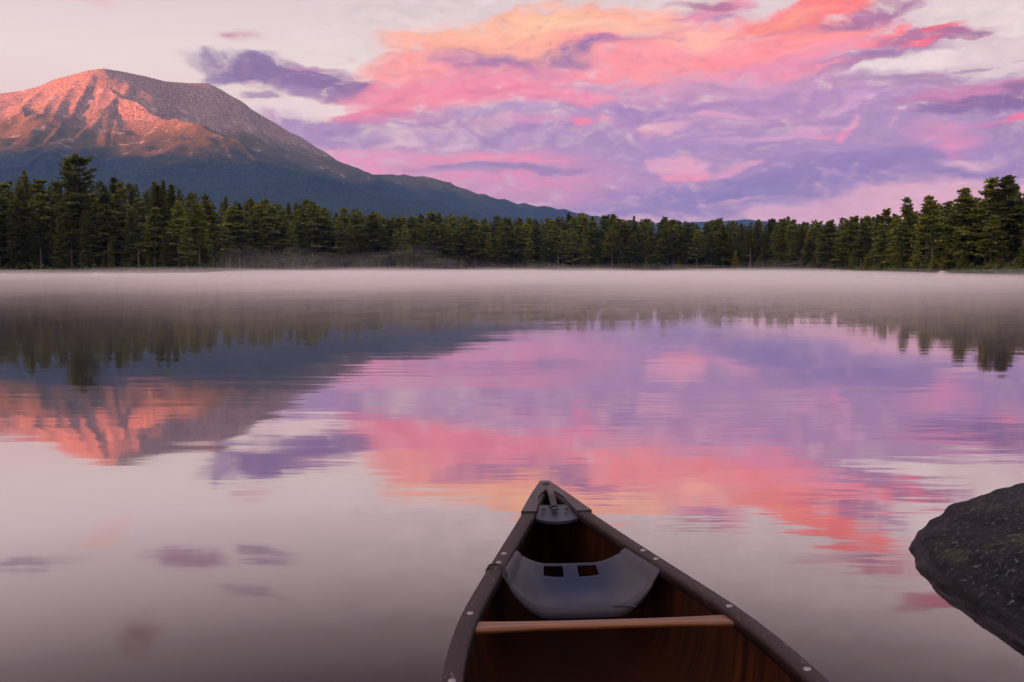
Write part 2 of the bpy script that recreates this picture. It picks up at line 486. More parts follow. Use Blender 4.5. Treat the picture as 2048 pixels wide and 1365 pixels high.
# ------------------------------------------------------------------ materials of the setting
def mat_water():
    m, n, o = new_mat('lake_water')
    t = n.add('ShaderNodeTexCoord').outputs['Object']
    big = n.noise(n.mapping(t, scale=(.10, .40, 1)), 1.0, 3, .5)
    mid = n.noise(n.mapping(t, scale=(.55, 2.4, 1)), 1.0, 3, .5)
    small = n.noise(n.mapping(t, scale=(2.2, 8.0, 1)), 1.0, 2, .5)
    patch = n.smooth(n.noise(n.mapping(t, scale=(.06, .14, 1)), 1.0, 2), .40, .66)
    h = n.math('MULTIPLY', big, .007)
    h = n.math('ADD', h, n.math('MULTIPLY', mid, n.math('MULTIPLY_ADD', patch, .0030, .0007)))
    h = n.math('ADD', h, n.math('MULTIPLY', small, n.math('MULTIPLY_ADD', patch, .0007, .0001)))
    nb = bump(n, h, 1.0, 1.0)
    gl = n.add('ShaderNodeBsdfGlossy')
    gl.inputs['Color'].default_value = (.96, .88, .89, 1)
    gl.inputs['Roughness'].default_value = .035
    n.l.new(nb, gl.inputs['Normal'])
    df = n.add('ShaderNodeBsdfDiffuse')
    df.inputs['Color'].default_value = (.012, .009, .013, 1)
    lw = n.add('ShaderNodeLayerWeight')
    lw.inputs['Blend'].default_value = .5
    # facing = 1 - cos(view angle): strong mirror at low angles, clear dark water seen from above
    f = n.ramp(lw.outputs['Facing'], [(0.0, (.02,) * 3), (.42, (.04,) * 3), (.56, (.05,) * 3), (.60, (.085,) * 3), (.645, (.21,) * 3), (.70, (.48,) * 3), (.76, (.74,) * 3), (.9, (.84,) * 3), (1.0, (1,) * 3)])
    mx = n.add('ShaderNodeMixShader')
    n.l.new(f, mx.inputs[0])
    n.l.new(df.outputs[0], mx.inputs[1])
    n.l.new(gl.outputs[0], mx.inputs[2])
    n.l.new(mx.outputs[0], o.inputs[0])
    return m


def mat_ground():
    m, n, o = new_mat('forest_floor')
    t = n.add('ShaderNodeTexCoord').outputs['Object']
    k = n.noise(t, .6, 6)
    c = n.ramp(k, [(.3, (.018, .020, .010)), (.5, (.035, .042, .014)), (.7, (.055, .048, .028))])
    principled(n, o, c, .95, normal=bump(n, n.noise(t, 2.5, 5), .8, .3), spec=.1)
    return m


def mat_mountain():
    m, n, o = new_mat('mountain_slope')
    g = n.add('ShaderNodeNewGeometry')
    pos = g.outputs['Position']
    sp = n.add('ShaderNodeSeparateXYZ')
    n.l.new(pos, sp.inputs[0])
    z = sp.outputs[2]
    big = n.noise(pos, .0018, 5, .55)
    mid = n.noise(pos, .009, 5, .6)
    tex = n.noise(pos, .085, 5, .7)
    # alpine line wanders
    zz = n.math('ADD', z, n.math('MULTIPLY', n.math('SUBTRACT', big, .5), 420))
    zz = n.math('ADD', zz, n.math('MULTIPLY', n.math('SUBTRACT', mid, .5), 300))
    scrub = n.smooth(zz, 430, 660)
    rock = n.smooth(zz, 640, 880)
    forest = n.mix(n.smooth(tex, .35, .65), (.004, .012, .022), (.036, .064, .082))
    heath = n.mix(n.smooth(tex, .3, .7), (.052, .056, .030), (.125, .100, .058))
    stone = n.mix(n.smooth(tex, .36, .66), (.10, .074, .064), (.36, .262, .228))
    col = n.mix(scrub, forest, heath)
    col = n.mix(rock, col, stone)
    # bare slides and boulder streaks running down
    streak = n.noise(n.mapping(pos, scale=(.011, .011, .0016)), 1.0, 4, .6)
    sl_ = n.math('MULTIPLY', n.smooth(streak, .60, .68), n.smooth(zz, 450, 640))
    col = n.mix(n.math('MULTIPLY', sl_, .4), col, (.52, .46, .44))
    crumbs = n.math('MULTIPLY', n.smooth(n.noise(pos, .028, 2), .70, .76), n.smooth(zz, 520, 700))
    col = n.mix(n.math('MULTIPLY', crumbs, .55), col, (.60, .54, .52))
    h = n.math('ADD', n.math('MULTIPLY', tex, 3.5), n.math('MULTIPLY', mid, 6))
    principled(n, o, col, .95, normal=bump(n, h, .8, 1.0), spec=.05)
    return m


def mat_foliage(name, dark, lite):
    m, n, o = new_mat(name)
    oi = n.add('ShaderNodeObjectInfo')
    t = n.add('ShaderNodeTexCoord').outputs['Object']
    k = n.noise(t, .9, 3)
    g = n.add('ShaderNodeNewGeometry')
    k = n.math('ADD', n.math('MULTIPLY', k, .55), n.math('MULTIPLY', g.outputs['Random Per Island'], .45))
    c = n.mix(n.smooth(k, .25, .75), dark, lite)
    hv = n.add('ShaderNodeHueSaturation')
    n.put(hv.inputs['Hue'], n.math('MULTIPLY_ADD', oi.outputs['Random'], .035, .484))
    n.put(hv.inputs['Saturation'], n.math('MULTIPLY_ADD', oi.outputs['Random'], -.25, 1.08))
    n.put(hv.inputs['Value'], n.math('MULTIPLY_ADD', n.math('FRACT', n.math('MULTIPLY', oi.outputs['Random'], 7.31)), .75, .62))
    n.put(hv.inputs['Color'], c)
    d = n.add('ShaderNodeBsdfDiffuse')
    n.put(d.inputs['Color'], hv.outputs[0])
    tr = n.add('ShaderNodeBsdfTranslucent')
    n.put(tr.inputs['Color'], hv.outputs[0])
    mx = n.add('ShaderNodeMixShader')
    mx.inputs[0].default_value = .45
    n.l.new(d.outputs[0], mx.inputs[1])
    n.l.new(tr.outputs[0], mx.inputs[2])
    n.l.new(mx.outputs[0], o.inputs[0])
    return m


def mat_plain(name, c1, c2, scale=3.0, rough=.8, bstr=.4, bdist=.02, spec=.3):
    m, n, o = new_mat(name)
    t = n.add('ShaderNodeTexCoord').outputs['Object']
    k = n.noise(t, scale, 6, .6)
    principled(n, o, n.mix(n.smooth(k, .35, .65), c1, c2), rough, normal=bump(n, k, bstr, bdist), spec=spec)
    return m


M_WATER = mat_water()
M_GROUND = mat_ground()
M_MOUNT = mat_mountain()
M_PINE = mat_foliage('pine_needles', (.085, .110, .022), (.250, .275, .052))
M_SPRUCE = mat_foliage('spruce_needles', (.058, .080, .026), (.170, .195, .056))
M_CEDAR = mat_foliage('cedar_leaves', (.120, .145, .020), (.270, .285, .045))
M_SHRUB = mat_foliage('shrub_leaves', (.08, .12, .035), (.19, .24, .075))
M_DRY = mat_foliage('dead_twigs', (.09, .075, .065), (.20, .165, .14))
M_BARK = mat_plain('conifer_bark', (.075, .062, .055), (.20, .165, .145), 4.0, .9, .5, .03)
M_SNAG = mat_plain('weathered_wood', (.22, .20, .19), (.42, .38, .36), 5.0, .9, .4, .02)
M_ROCK = mat_plain('pale_granite', (.34, .31, .29), (.58, .54, .51), 2.5, .85, .6, .1)

# ------------------------------------------------------------------ ground, water, mountain, hills
A = np.concatenate([np.linspace(-180, -46, 40)[:-1], np.linspace(-46, 40, 260), np.linspace(40, 180, 40)[1:-1]])


def shore_full(a):
    d = np.interp(a, np.concatenate([[-180, -150, -110, -80, -55], sh[:, 0], [50, 80, 115, 150, 180]]),
                  np.concatenate([[4.0, 7, 45, 120, 180], sh[:, 1], [140, 90, 40, 8, 4.0]]))
    return d


base_d = shore_full(A) * (1 + .012 * np.interp(np.abs(A), [0, 40, 60], [1, 1, .3]) * fbm(A * .55, A * 0 + 3.1, octv=3))
offs = np.array([-3.0, -.6, .3, 1.2, 3, 7, 14, 26, 45, 80, 150, 300, 700, 1600, 3500, 7000, 14000, 26000])
zo = np.array([-.5, -.16, .10, .28, .45, .7, 1.1, 1.9, 3.0, 4.2, 6, 8, 9, 10, 10, 10, 10, 10])
V = []
for a, d in zip(A, base_d):
    lift = np.interp(a, [-46, -24, -14, -5, 15, 24, 40], [2.2, 2.2, 1.3, .6, .5, .6, .6]) if -60 < a < 60 else .5
    k = min(1.0, d / 100)
    x, y = polar(a, d + offs * np.where(offs < 20, k, 1))
    zz = np.where(zo > .5, zo * lift, zo)
    V.append(np.stack([x, y, zz], -1))
V = np.concatenate(V)
tag(link('ground', mesh('ground', V, grid_faces(len(A), len(offs), True)[:, ::-1], True), M_GROUND), kind='structure')

dd = np.concatenate([[0.0], np.geomspace(1, 700, 60)])
V = []
for a in A:
    x, y = polar(a, np.minimum(dd, shore_full(a) + 6))
    V.append(np.stack([x, y, 0 * x], -1))
V = np.concatenate(V)
tag(link('water', mesh('water', V, grid_faces(len(A), len(dd), True)[:, ::-1], True), M_WATER), kind='structure')


def seg_field(X, Y, pts, L):
    """height of the highest concave flank falling from a ridge polyline (x, y, h)"""
    best = np.full(X.shape, -1e9)
    dmin = np.full(X.shape, 1e9)
    for (x0, y0, h0), (x1, y1, h1) in zip(pts[:-1], pts[1:]):
        ex, ey = x1 - x0, y1 - y0
        t = np.clip(((X - x0) * ex + (Y - y0) * ey) / (ex * ex + ey * ey), 0, 1)
        d = np.hypot(X - x0 - t * ex, Y - y0 - t * ey)
        h = (h0 + t * (h1 - h0)) * np.exp(-d / L)
        best = np.maximum(best, h)
        dmin = np.minimum(dmin, d)
    return best, dmin


def ridge_pts(tab, dist=None):
    r = []
    for row in tab:
        a, e = row[0], row[1]
        d = row[2] if len(row) > 2 else dist(a)
        x, y = polar(a, d)
        r.append((float(x), float(y), CAM_Z + d * math.tan(R(e))))
    return r


sky_d = lambda a: np.interp(a, [-60, -28, -22.9, -17.5, -8.7, 5, 13, 30], [6900, 6300, 6000, 6350, 6700, 7600, 9200, 9800])
full = [(-44.0, 3.0), (-38.0, 4.6), (-34.5, 6.8), (-31.5, 8.6)] + SKYLINE
r_sky = ridge_pts(full, sky_d)
r_spur = ridge_pts(SPUR)
r_butt = ridge_pts(BUTT)
MA = np.linspace(-46, 31, 760)
MD = np.concatenate([np.linspace(2600, 4200, 60)[:-1], np.linspace(4200, 6800, 210), np.linspace(6850, 10300, 45)])
GA, GD = np.meshgrid(MA, MD, indexing='ij')
X, Y = polar(GA, GD)
# gullies cut into the flanks: warp the plan, then take the highest flank
wx = X + 60 * fbm(X / 420, Y / 420, octv=4)
wy = Y + 60 * fbm(X / 420 + 31, Y / 420 + 7, octv=4)
h1, d1 = seg_field(X, Y, r_sky, 1400)
h1w, _ = seg_field(wx, wy, r_sky, 1400)
kk = np.clip(d1 / 250, 0, 1)
h1 = h1 * (1 - kk) + h1w * kk
h2, d2 = seg_field(wx, wy, r_spur, 1250)
h2s, d2s = seg_field(X, Y, r_spur, 1250)
h2 = np.where(d2s < 120, np.maximum(h2s, 0) * (1 - d2s / 120) + h2 * d2s / 120, h2)
h3, d3 = seg_field(X, Y, r_butt, 1250)
H = np.maximum(np.maximum(h1, h2), h3)
far = np.clip(d1 / 150, 0, 1)
rid = 1 - np.abs(vnoise(X / 170 + 4 * vnoise(X / 900, Y / 900), Y / 520))
gul = np.abs(vnoise((X + .35 * Y) / 95, Y / 600 + 3)) * np.clip((H - 420) / 300, 0, 1)
H = H + far * (26 * fbm(X / 300, Y / 300, octv=5) * np.clip(H / 500, .25, 1) + 26 * (rid - .6) * np.clip(H / 700, 0, 1) - 22 * (.35 - np.minimum(gul, .35)) * np.clip((d1 - 20) / 150, 0, 1) * np.clip((-21.5 - GA) / 1.0, 0, 1))
H = H + 3 * fbm(X / 75, Y / 75, octv=2) * far
edge = np.clip((GD - 2600) / 900, 0, 1) * np.clip((GA + 46) / 5, 0, 1)
H = H * edge - 40 * (1 - edge)
MV = np.stack([X, Y, H], -1).reshape(-1, 3)
mo = link('mountain', mesh('mountain', MV, grid_faces(len(MA), len(MD))[:, ::-1], True), M_MOUNT)
tag(mo, kind='structure')

# hills added out of view on the sun's side to shade lake and lowland
hd = 3600
ux, uy = math.sin(R(SUN_AZ)), math.cos(R(SUN_AZ))
tt = np.linspace(-9000, 8000, 170)
cc_ = np.linspace(-1500, 1500, 41)
TT, CC = np.meshgrid(tt, cc_, indexing='ij')
HX = ux * (hd + CC) + uy * TT * -1
HY = uy * (hd + CC) + ux * TT * 1
crest = 800 + 35 * fbm(TT / 1500, TT * 0 + 1.7, octv=3)
HZ = crest * np.exp(-(np.abs(CC) / 620) ** 1.6) + 30 * fbm(HX / 300, HY / 300, octv=4) * np.clip(np.abs(CC) / 200, 0, 1) - 30
tag(link('shade_hills', mesh('shade_hills', np.stack([HX, HY, HZ], -1).reshape(-1, 3), grid_faces(len(tt), len(cc_)), True), M_MOUNT), kind='structure')


# ------------------------------------------------------------------ conifer prototypes
def tube(pts, rad, n=6):
    pts = np.asarray(pts, float)
    V, F = [], []
    for i, (p_, r_) in enumerate(zip(pts, rad)):
        d = pts[min(i + 1, len(pts) - 1)] - pts[max(i - 1, 0)]
        d = d / (np.linalg.norm(d) + 1e-9)
        u = np.cross(d, (0, 0, 1.0) if abs(d[2]) < .9 else (1.0, 0, 0))
        u /= np.linalg.norm(u)
        w = np.cross(d, u)
        for k in range(n):
            a = 2 * math.pi * k / n
            V.append(p_ + r_ * (math.cos(a) * u + math.sin(a) * w))
    for i in range(len(pts) - 1):
        for k in range(n):
            F.append((i * n + k, i * n + (k + 1) % n, (i + 1) * n + (k + 1) % n, (i + 1) * n + k))
    return np.array(V), np.array(F)


def join(parts):
    V, F, o = [], [], 0
    for v, f in parts:
        V.append(v)
        F.append(f + o)
        o += len(v)
    return np.concatenate(V), np.concatenate(F)


def leaves(C, Dr, size, per, rng, flat=.45, slim=.30, upb=.15):
    """per long thin faces at every centre C, roughly along Dr"""
    C = np.repeat(C, per, 0)
    Dr = np.repeat(Dr, per, 0)
    n = len(C)
    size = np.repeat(np.broadcast_to(size, (n // per,)), per)
    rnd = rng.normal(size=(n, 3))
    rnd[:, 2] *= flat
    rnd[:, 2] += upb
    d = Dr * .7 + rnd * .75
    d /= np.linalg.norm(d, axis=1)[:, None] + 1e-9
    s = np.cross(d, rng.normal(size=(n, 3)) * np.array([.4, .4, 1]))
    s /= np.linalg.norm(s, axis=1)[:, None] + 1e-9
    L = (size * rng.uniform(.6, 1.25, n))[:, None]
    Wd = L * slim
    b = C + rng.normal(size=(n, 3)) * (size[:, None] * .28) * np.array([1, 1, .6])
    v = np.stack([b - d * L * .25, b + d * L * .25 + s * Wd, b + d * L * .8, b + d * L * .25 - s * Wd], 1).reshape(-1, 3)
    f = np.arange(len(v)).reshape(-1, 4)
    return v, f


def conifer(seed, H=20.0, kind='pine', R0=3.4, base=.3, whorl=.9, broad=False):
    rng = np.random.default_rng(seed)
    lean = rng.normal(size=2) * .012 * H
    ax = lambda z: np.array([lean[0] * (z / H) ** 2, lean[1] * (z / H) ** 2, z])
    zs = np.linspace(0, H * .985, 9)
    tr = [tube([ax(z) for z in zs], [max(.025, (.012 if kind != 'spruce' else .010) * H * (1 - z / H) ** .8) for z in zs], 6)]
    Cs, Ds, Ss = [], [], []
    dead = []
    z = H * .1
    while z < H * .985:
        rel = (z / H - base) / (1 - base)
        nb = rng.integers(4, 7)
        ph = rng.uniform(0, 6.28)
        for b in range(nb):
            a = ph + b * 6.283 / nb + rng.normal() * .25
            if rel < 0:
                # bare dead snags of branches under the crown
                if rng.random() < .35 and kind != 'cedar':
                    L = rng.uniform(.5, 1.8)
                    e = rng.uniform(-.35, .15)
                    p0 = ax(z)
                    dv = np.array([math.cos(a) * math.cos(e), math.sin(a) * math.cos(e), math.sin(e)])
                    tr.append(tube([p0, p0 + dv * L * .5, p0 + dv * L + np.array([0, 0, -.1])], [.035, .025, .01], 3))
                continue
            if kind == 'pine':
                prof = (1 - rel) ** .80 * (.72 + .28 * min(1, rel * 5)) if not broad else (1 - rel ** 2.2) ** .8 * (.6 + .4 * min(1, rel * 3))
                L = R0 * prof * rng.uniform(.45, 1.1) + .25
                e = -.12 + .75 * rel ** 1.6 + rng.normal() * .12
                if rng.random() < .12:
                    continue
            elif kind == 'spruce':
                L = R0 * (1 - rel) ** .85 * rng.uniform(.7, 1.1) + .18
                e = -.30 + .85 * rel ** 2 + rng.normal() * .08
            else:
                L = R0 * math.sin(min(1, (rel + .12) * 1.1) ** .6 * math.pi) ** .8 * rng.uniform(.6, 1.1) + .1
                e = .35 + rng.normal() * .2
            p0 = ax(z) + np.array([0, 0, rng.normal() * whorl * .25])
            hd_ = np.array([math.cos(a), math.sin(a), 0])
            up = np.array([0, 0, 1.0])
            step = .34 if kind == 'pine' else .30
            t0 = .34 if kind == 'pine' else .12
            ts = np.arange(max(t0 * L, .12), L + .01, step)
            if len(ts) == 0:
                ts = np.array([L * .7])
            curl = .10 if kind == 'pine' else (.16 if kind == 'spruce' else 0)
            pts = p0 + np.outer(ts * math.cos(e), hd_) + np.outer(ts * math.sin(e) + curl * (ts / max(L, .1)) ** 2 * L, up)
            side = np.array([-hd_[1], hd_[0], 0])
            fan = (.34 if kind != 'spruce' else .26) * np.minimum(ts, L - ts * .55)
            for sgn in (-1, 0, 1):
                if sgn and kind == 'cedar':
                    continue
                Cs.append(pts + np.outer(sgn * fan, side) + rng.normal(size=pts.shape) * np.array([.12, .12, .05]))
                Ds.append(np.repeat((hd_ * math.cos(e) + up * math.sin(e) + sgn * side * .6)[None], len(pts), 0))
                Ss.append(np.full(len(pts), .70 if kind == 'pine' else (.40 if kind == 'spruce' else .34)))
            if L > 1.2:
                m_ = p0 + hd_ * L * .75 * math.cos(e) + up * L * .75 * math.sin(e)
                tr.append(tube([p0, (p0 + m_) / 2, m_], [.05, .035, .015], 3))
        z += whorl * (1.0 - .45 * max(0, rel)) * rng.uniform(.8, 1.2)
    # leader
    top = ax(H * .985)
    Cs.append(np.stack([top + np.array([0, 0, -.3 * k]) for k in range(3)]))
    Ds.append(np.repeat(np.array([[0, 0, 1.0]]), 3, 0))
    Ss.append(np.full(3, .45))
    C, Dv, Sz = np.concatenate(Cs), np.concatenate(Ds), np.concatenate(Ss)
    lv = leaves(C, Dv, Sz, 5 if kind != 'cedar' else 6, rng, flat=.26 if kind == 'pine' else .45)
    return join(tr), lv


def snag(seed, H=12.0):
    rng = np.random.default_rng(seed)
    lean = rng.normal(size=2) * .04 * H
    ax = lambda z: np.array([lean[0] * (z / H) ** 2, lean[1] * (z / H) ** 2, z])
    zs = np.linspace(0, H, 8)
    tr = [tube([ax(z) for z in zs], [.15 * (1 - .8 * z / H) for z in zs], 6)]
    tw = []
    for k in range(26):
        z = rng.uniform(.25, .97) * H
        a = rng.uniform(0, 6.28)
        L = rng.uniform(.5, 1.7) * (1.15 - z / H)
        e = rng.uniform(-.3, .5)
        dv = np.array([math.cos(a) * math.cos(e), math.sin(a) * math.cos(e), math.sin(e)])
        p0 = ax(z)
        tw.append(tube([p0, p0 + dv * L * .5, p0 + dv * L], [.03, .02, .008], 3))
    return join(tr), join(tw)


PROTO = {}


def proto(key, pair, H):
    (tv, tf), (lv, lf) = pair
    PROTO.setdefault(key, []).append((mesh(key + '_trunk', tv, tf, True), mesh(key + '_crown', lv, lf), H))


for s in range(5):
    proto('pine', conifer(10 + s, 20, 'pine', [4.8, 4.2, 5.2, 4.5, 3.9][s], [.22, .30, .18, .34, .26][s], [1.05, 1.35, 1.2, 1.5, 1.1][s]), 20)
for s in range(3):
    proto('spruce', conifer(30 + s, 16, 'spruce', [2.0, 1.7, 2.3][s], [.10, .16, .07][s], .62), 16)
for s in range(3):
    proto('cedar', conifer(50 + s, 6, 'cedar', [1.35, 1.15, 1.6][s], .03, .30), 6)
for s in range(2):
    proto('snag', snag(70 + s), 12)
proto('broad', conifer(91, 24, 'pine', 6.4, .42, 1.25, True), 24)
for key, lst in PROTO.items():
    for tm, cm, H in lst:
        tm.materials.append(M_SNAG if key == 'snag' else M_BARK)
        cm.materials.append({'pine': M_PINE, 'broad': M_PINE, 'spruce': M_SPRUCE, 'cedar': M_CEDAR, 'snag': M_SNAG}[key])
NAMES = {'pine': 'pine_tree', 'broad': 'pine_tree', 'spruce': 'spruce_tree', 'cedar': 'cedar_tree', 'snag': 'dead_tree'}


def ground_z(a, off):
    lift = np.interp(a, [-46, -24, -14, -5, 15, 24, 40], [2.2, 2.2, 1.3, .6, .5, .6, .6])
    z = np.interp(off, offs, zo)
    return z * lift if z > .5 else z


TREES = []


def tree(kind, a, off, height, wide=1.0, var=None, row=0):
    """one tree: empty at its foot > trunk, crown (meshes shared between trees of a kind)"""
    d = float(shore_d(a)) + off
    x, y = polar(a, d)
    lst = PROTO[kind]
    tm, cm, H = lst[random.randrange(len(lst)) if var is None else var]
    t = empty(NAMES[kind], (float(x), float(y), float(ground_z(a, off)) - .1), random.uniform(0, 6.28))
    t.rotation_euler.x = random.gauss(0, .018)
    t.rotation_euler.y = random.gauss(0, .018)
    s = height / H
    t.scale = (s * wide, s * wide, s)
    link('trunk', tm, None, t)
    c_ = link('crown' if kind != 'snag' else 'twigs', cm, None, t)
    if kind == 'snag':
        c_['kind'] = 'stuff'
    TREES.append([t, kind, a, off, height, row])
    return t


def top_h(a, off):
    d = float(shore_d(a)) + off
    e = np.interp(a, tl[:, 0], tl[:, 1])
    return CAM_Z + d * math.tan(R(e)) - float(ground_z(a, off))


rnd = random.Random(11)
# rows of trees: offset behind the shore, share of the skyline height, spacing in metres
ROWS = [(3.0, (.50, .82), 6.0), (8.0, (.68, .92), 5.4), (15.0, (.80, .97), 5.2), (24.0, (.90, 1.0), 5.0)]
for row, (off, (lo, hi), gap) in enumerate(ROWS):
    a = -29.6 + rnd.uniform(0, .5)
    while a < 29.4:
        d = float(shore_d(a)) + off
        o = off + rnd.uniform(-1.6, 1.8)
        jump = -18.6 < a < -16.4
        hmax = top_h(a, o)
        f = rnd.uniform(lo, hi)
        left = a < -17
        kind = 'spruce' if rnd.random() < (.46 if left else .22) else 'pine'
        if kind == 'spruce' and row < 2:
            f *= rnd.uniform(.55, 1.0)
        if row == 0 and rnd.random() < .17:
            tree('snag', a, o, rnd.uniform(6, 12), 1.0, None, row)
        elif row < 3 or rnd.random() < .9:
            tree(kind, a, o, max(4.0, f * hmax), rnd.uniform(.80, 1.35) * (1.35 if kind == 'pine' and a > 18 else (1.22 if kind == 'pine' else 1.0)), None, row)
        a += math.degrees(gap * rnd.uniform(.75, 1.25) / d)
# trees one knows again along the skyline (azimuth, elevation of the top)
for a, e, kind, w, var in [(-24.3, 6.05, 'broad', 1.25, 0), (-26.9, 5.2, 'spruce', .8, 1), (-20.0, 4.95, 'spruce', .85, 1), (-12.2, 3.95, 'pine', 1.05, 2),
                           (-9.1, 3.4, 'pine', 1.0, 0), (-4.75, 3.25, 'pine', .8, 1), (3.33, 3.32, 'spruce', 1.15, 0), (5.72, 3.2, 'spruce', 1.0, 2),
                           (16.1, 3.0, 'spruce', 1.1, 0), (22.4, 3.9, 'pine', 1.1, 1), (23.5, 4.05, 'pine', 1.15, 3), (25.2, 4.35, 'pine', 1.35, 0),
                           (26.4, 4.75, 'pine', 1.3, 2), (27.3, 4.9, 'pine', 1.45, 4)]:
    o = 11.0 if kind == 'broad' else (9.0 if a > 20 else 27.0)
    d = float(shore_d(a)) + o
    tree(kind, a, o, CAM_Z + d * math.tan(R(e)) - float(ground_z(a, o)), w, var, 5)
# bright young cedars at the water's edge
for a, h, w in [(28.2, 6.0, 1.3), (26.9, 5.4, 1.25), (25.3, 5.2, 1.3), (24.5, 7.0, 1.2), (23.9, 4.6, 1.3), (23.0, 7.6, 1.15), (22.2, 5.0, 1.3), (21.3, 5.6, 1.2), (20.4, 5.2, 1.2), (19.6, 6.2, 1.1),
                (17.6, 7, 1.1), (14.5, 7, 1.1), (13.2, 9, .9), (11.6, 7.5, 1.0), (9.9, 7, 1.1), (8.0, 6.5, 1.2), (5.1, 6, 1.1), (1.2, 6, 1.1), (-1.1, 7, 1.2), (-3.0, 5.5, 1.4), (-4.6, 5.6, 1.4), (-6.8, 6.2, 1.1),
                (-20.9, 4.4, 1.1), (-23.2, 4.0, 1.2), (-25.2, 4.4, 1.3)]:
    tree('cedar', a, 1.6 + rnd.uniform(0, .8), h, w, None, -1)

# labels: what sets each tree apart, by look first and then by what it stands below or beside
MARK = [(-90, -27.2, 'at the far left end'), (-27.2, -24.9, 'left of the tallest pine'), (-24.9, -23.4, 'around the tallest pine'), (-23.4, -21.4, 'below the pink summit'),
        (-21.4, -19.2, 'below the grey bowl'), (-19.2, -16.9, 'by the left point'), (-16.9, -13.2, 'in the misty cove'),
        (-13.2, -10.0, 'below the steep flank'), (-10.0, -6.5, 'below the mountain notch'), (-6.5, -3.0, 'below the low shoulder'),
        (-3.0, .8, "below the mountain's tail"), (.8, 4.4, "at the mountain's tip"), (4.4, 8.6, "right of the mountain's tip"),
        (8.6, 12.4, 'below the purple cloud'), (12.4, 15.6, 'near the far hill'), (15.6, 18.8, 'below the pale gap'),
        (18.8, 21.6, 'on the right bend'), (21.6, 24.2, 'left of the shore boulder'), (24.2, 26.3, 'behind the shore boulder'), (26.3, 90, 'at the far right end')]
ORD = ['leftmost', 'second from left', 'third from left', 'fourth from left', 'fifth from left', 'sixth from left', 'seventh from left', 'eighth from left', 'ninth from left', 'tenth from left']
RW = {-1: "at the water", 0: 'in front row', 1: 'in second row', 2: 'in third row', 3: 'in back row', 5: 'above the others'}
LOOK = {'pine': ('tall feathery', 'shorter feathery'), 'spruce': ('tall narrow dark', 'short narrow dark'), 'cedar': ('bushy bright green', 'small bright green'), 'snag': ('bare grey', 'bare grey'), 'broad': ('huge broad-crowned', 'huge broad-crowned')}
KW = {'pine': 'pine', 'spruce': 'spruce', 'cedar': 'cedar', 'snag': 'dead tree', 'broad': 'pine'}
cells = {}
for rec in TREES:
    t, kind, a, off, h, row = rec
    place = next(m[2] for m in MARK if m[0] <= a < m[1])
    tall = h > (13 if kind != 'cedar' else 5.5)
    look = LOOK[kind][0 if tall else 1]
    cells.setdefault((look, kind, row, place), []).append(rec)
for (look, kind, row, place), lst in cells.items():
    lst.sort(key=lambda r_: r_[2])
    for i, (t, k_, a, off, h, rw) in enumerate(lst):
        first = '' if len(lst) == 1 else ORD[i] + ' '
        txt = f"{first}{look} {KW[kind]} {RW[row]} {place}" if kind != 'broad' else 'huge broad-crowned old pine towering over the left shore'
        tag(t, txt, {'snag': 'dead tree'}.get(kind, 'tree'), {'pine': 'pines along the far shore', 'broad': None, 'spruce': 'spruces along the far shore', 'cedar': "young cedars at the water's edge", 'snag': 'dead trees on the shore'}[kind])

# the wood goes on behind: nobody could count it
def forest_mass():
    rng = np.random.default_rng(5)
    VV, o = [], 0
    for off, gap in ((32, 4.5), (44, 5.0), (60, 6.0), (85, 8.0)):
        a = -44.0
        while a < 44:
            d = float(shore_d(a)) + off
            hh = top_h(a, off) * rng.uniform(.84, .955)
            x, y = polar(a, d)
            z0 = float(ground_z(a, off))
            n = 240
            k = rng.random(n) ** .9
            rr = (1 - k) ** .7 * hh * .15 * rng.uniform(.3, 1.1, n) + .1
            ph = rng.uniform(0, 6.28, n)
            C = np.stack([x + rr * np.cos(ph), y + rr * np.sin(ph), z0 + hh * (.02 + .97 * k)], -1)
            Dr = np.stack([np.cos(ph), np.sin(ph), .3 * k], -1)
            v, f = leaves(C, Dr, 1.5 - .7 * k, 2, rng, slim=.4)
            VV.append(v)
            a += math.degrees(gap * rng.uniform(.8, 1.2) / d)
    V = np.concatenate(VV)
    return mesh('forest', V, np.arange(len(V)).reshape(-1, 4))


tag(link('forest', forest_mass(), M_SPRUCE), kind='stuff')


def shrub_band():
    rng = np.random.default_rng(9)
    n = 9000
    a = rng.uniform(-31, 31, n)
    a[:2600] = rng.uniform(17, 31, 2600)
    off = rng.uniform(.3, 4.5, n)
    lump = .5 + .5 * np.clip(fbm(a * 2.2, off * .2, octv=3) + .5, 0, 1.4)
    z = rng.random(n) ** 1.1 * lump * (1.1 + 1.3 * (off > 1.5))
    d = np.interp(a, A, base_d) + off
    x, y = polar(a, d)
    g = np.array([ground_z(q_, o_) for q_, o_ in zip(a, off)])
    C = np.stack([x, y, g + z], -1)
    v, f = leaves(C, rng.normal(size=(n, 3)), np.full(n, .42), 4, rng, flat=1.0, slim=.42)
    return mesh('shrubs', v, f)


tag(link('shrubs', shrub_band(), M_SHRUB), kind='stuff')


# ------------------------------------------------------------------ rocks along the far shore
def rock_mesh(seed, n=18):
    rng = np.random.default_rng(seed)
    th, ph = np.meshgrid(np.linspace(0, 2 * math.pi, n, endpoint=False), np.linspace(.02, math.pi - .02, n // 2 + 2), indexing='ij')
    v = np.stack([np.cos(th) * np.sin(ph), np.sin(th) * np.sin(ph), np.cos(ph)], -1).reshape(-1, 3)
    r = 1 + .22 * fbm(v[:, 0] * 1.4 + seed, v[:, 1] * 1.4, v[:, 2] * 1.4, octv=3)
    v = v * r[:, None]
    return mesh('rock', v, grid_faces(n, n // 2 + 2, True), True)


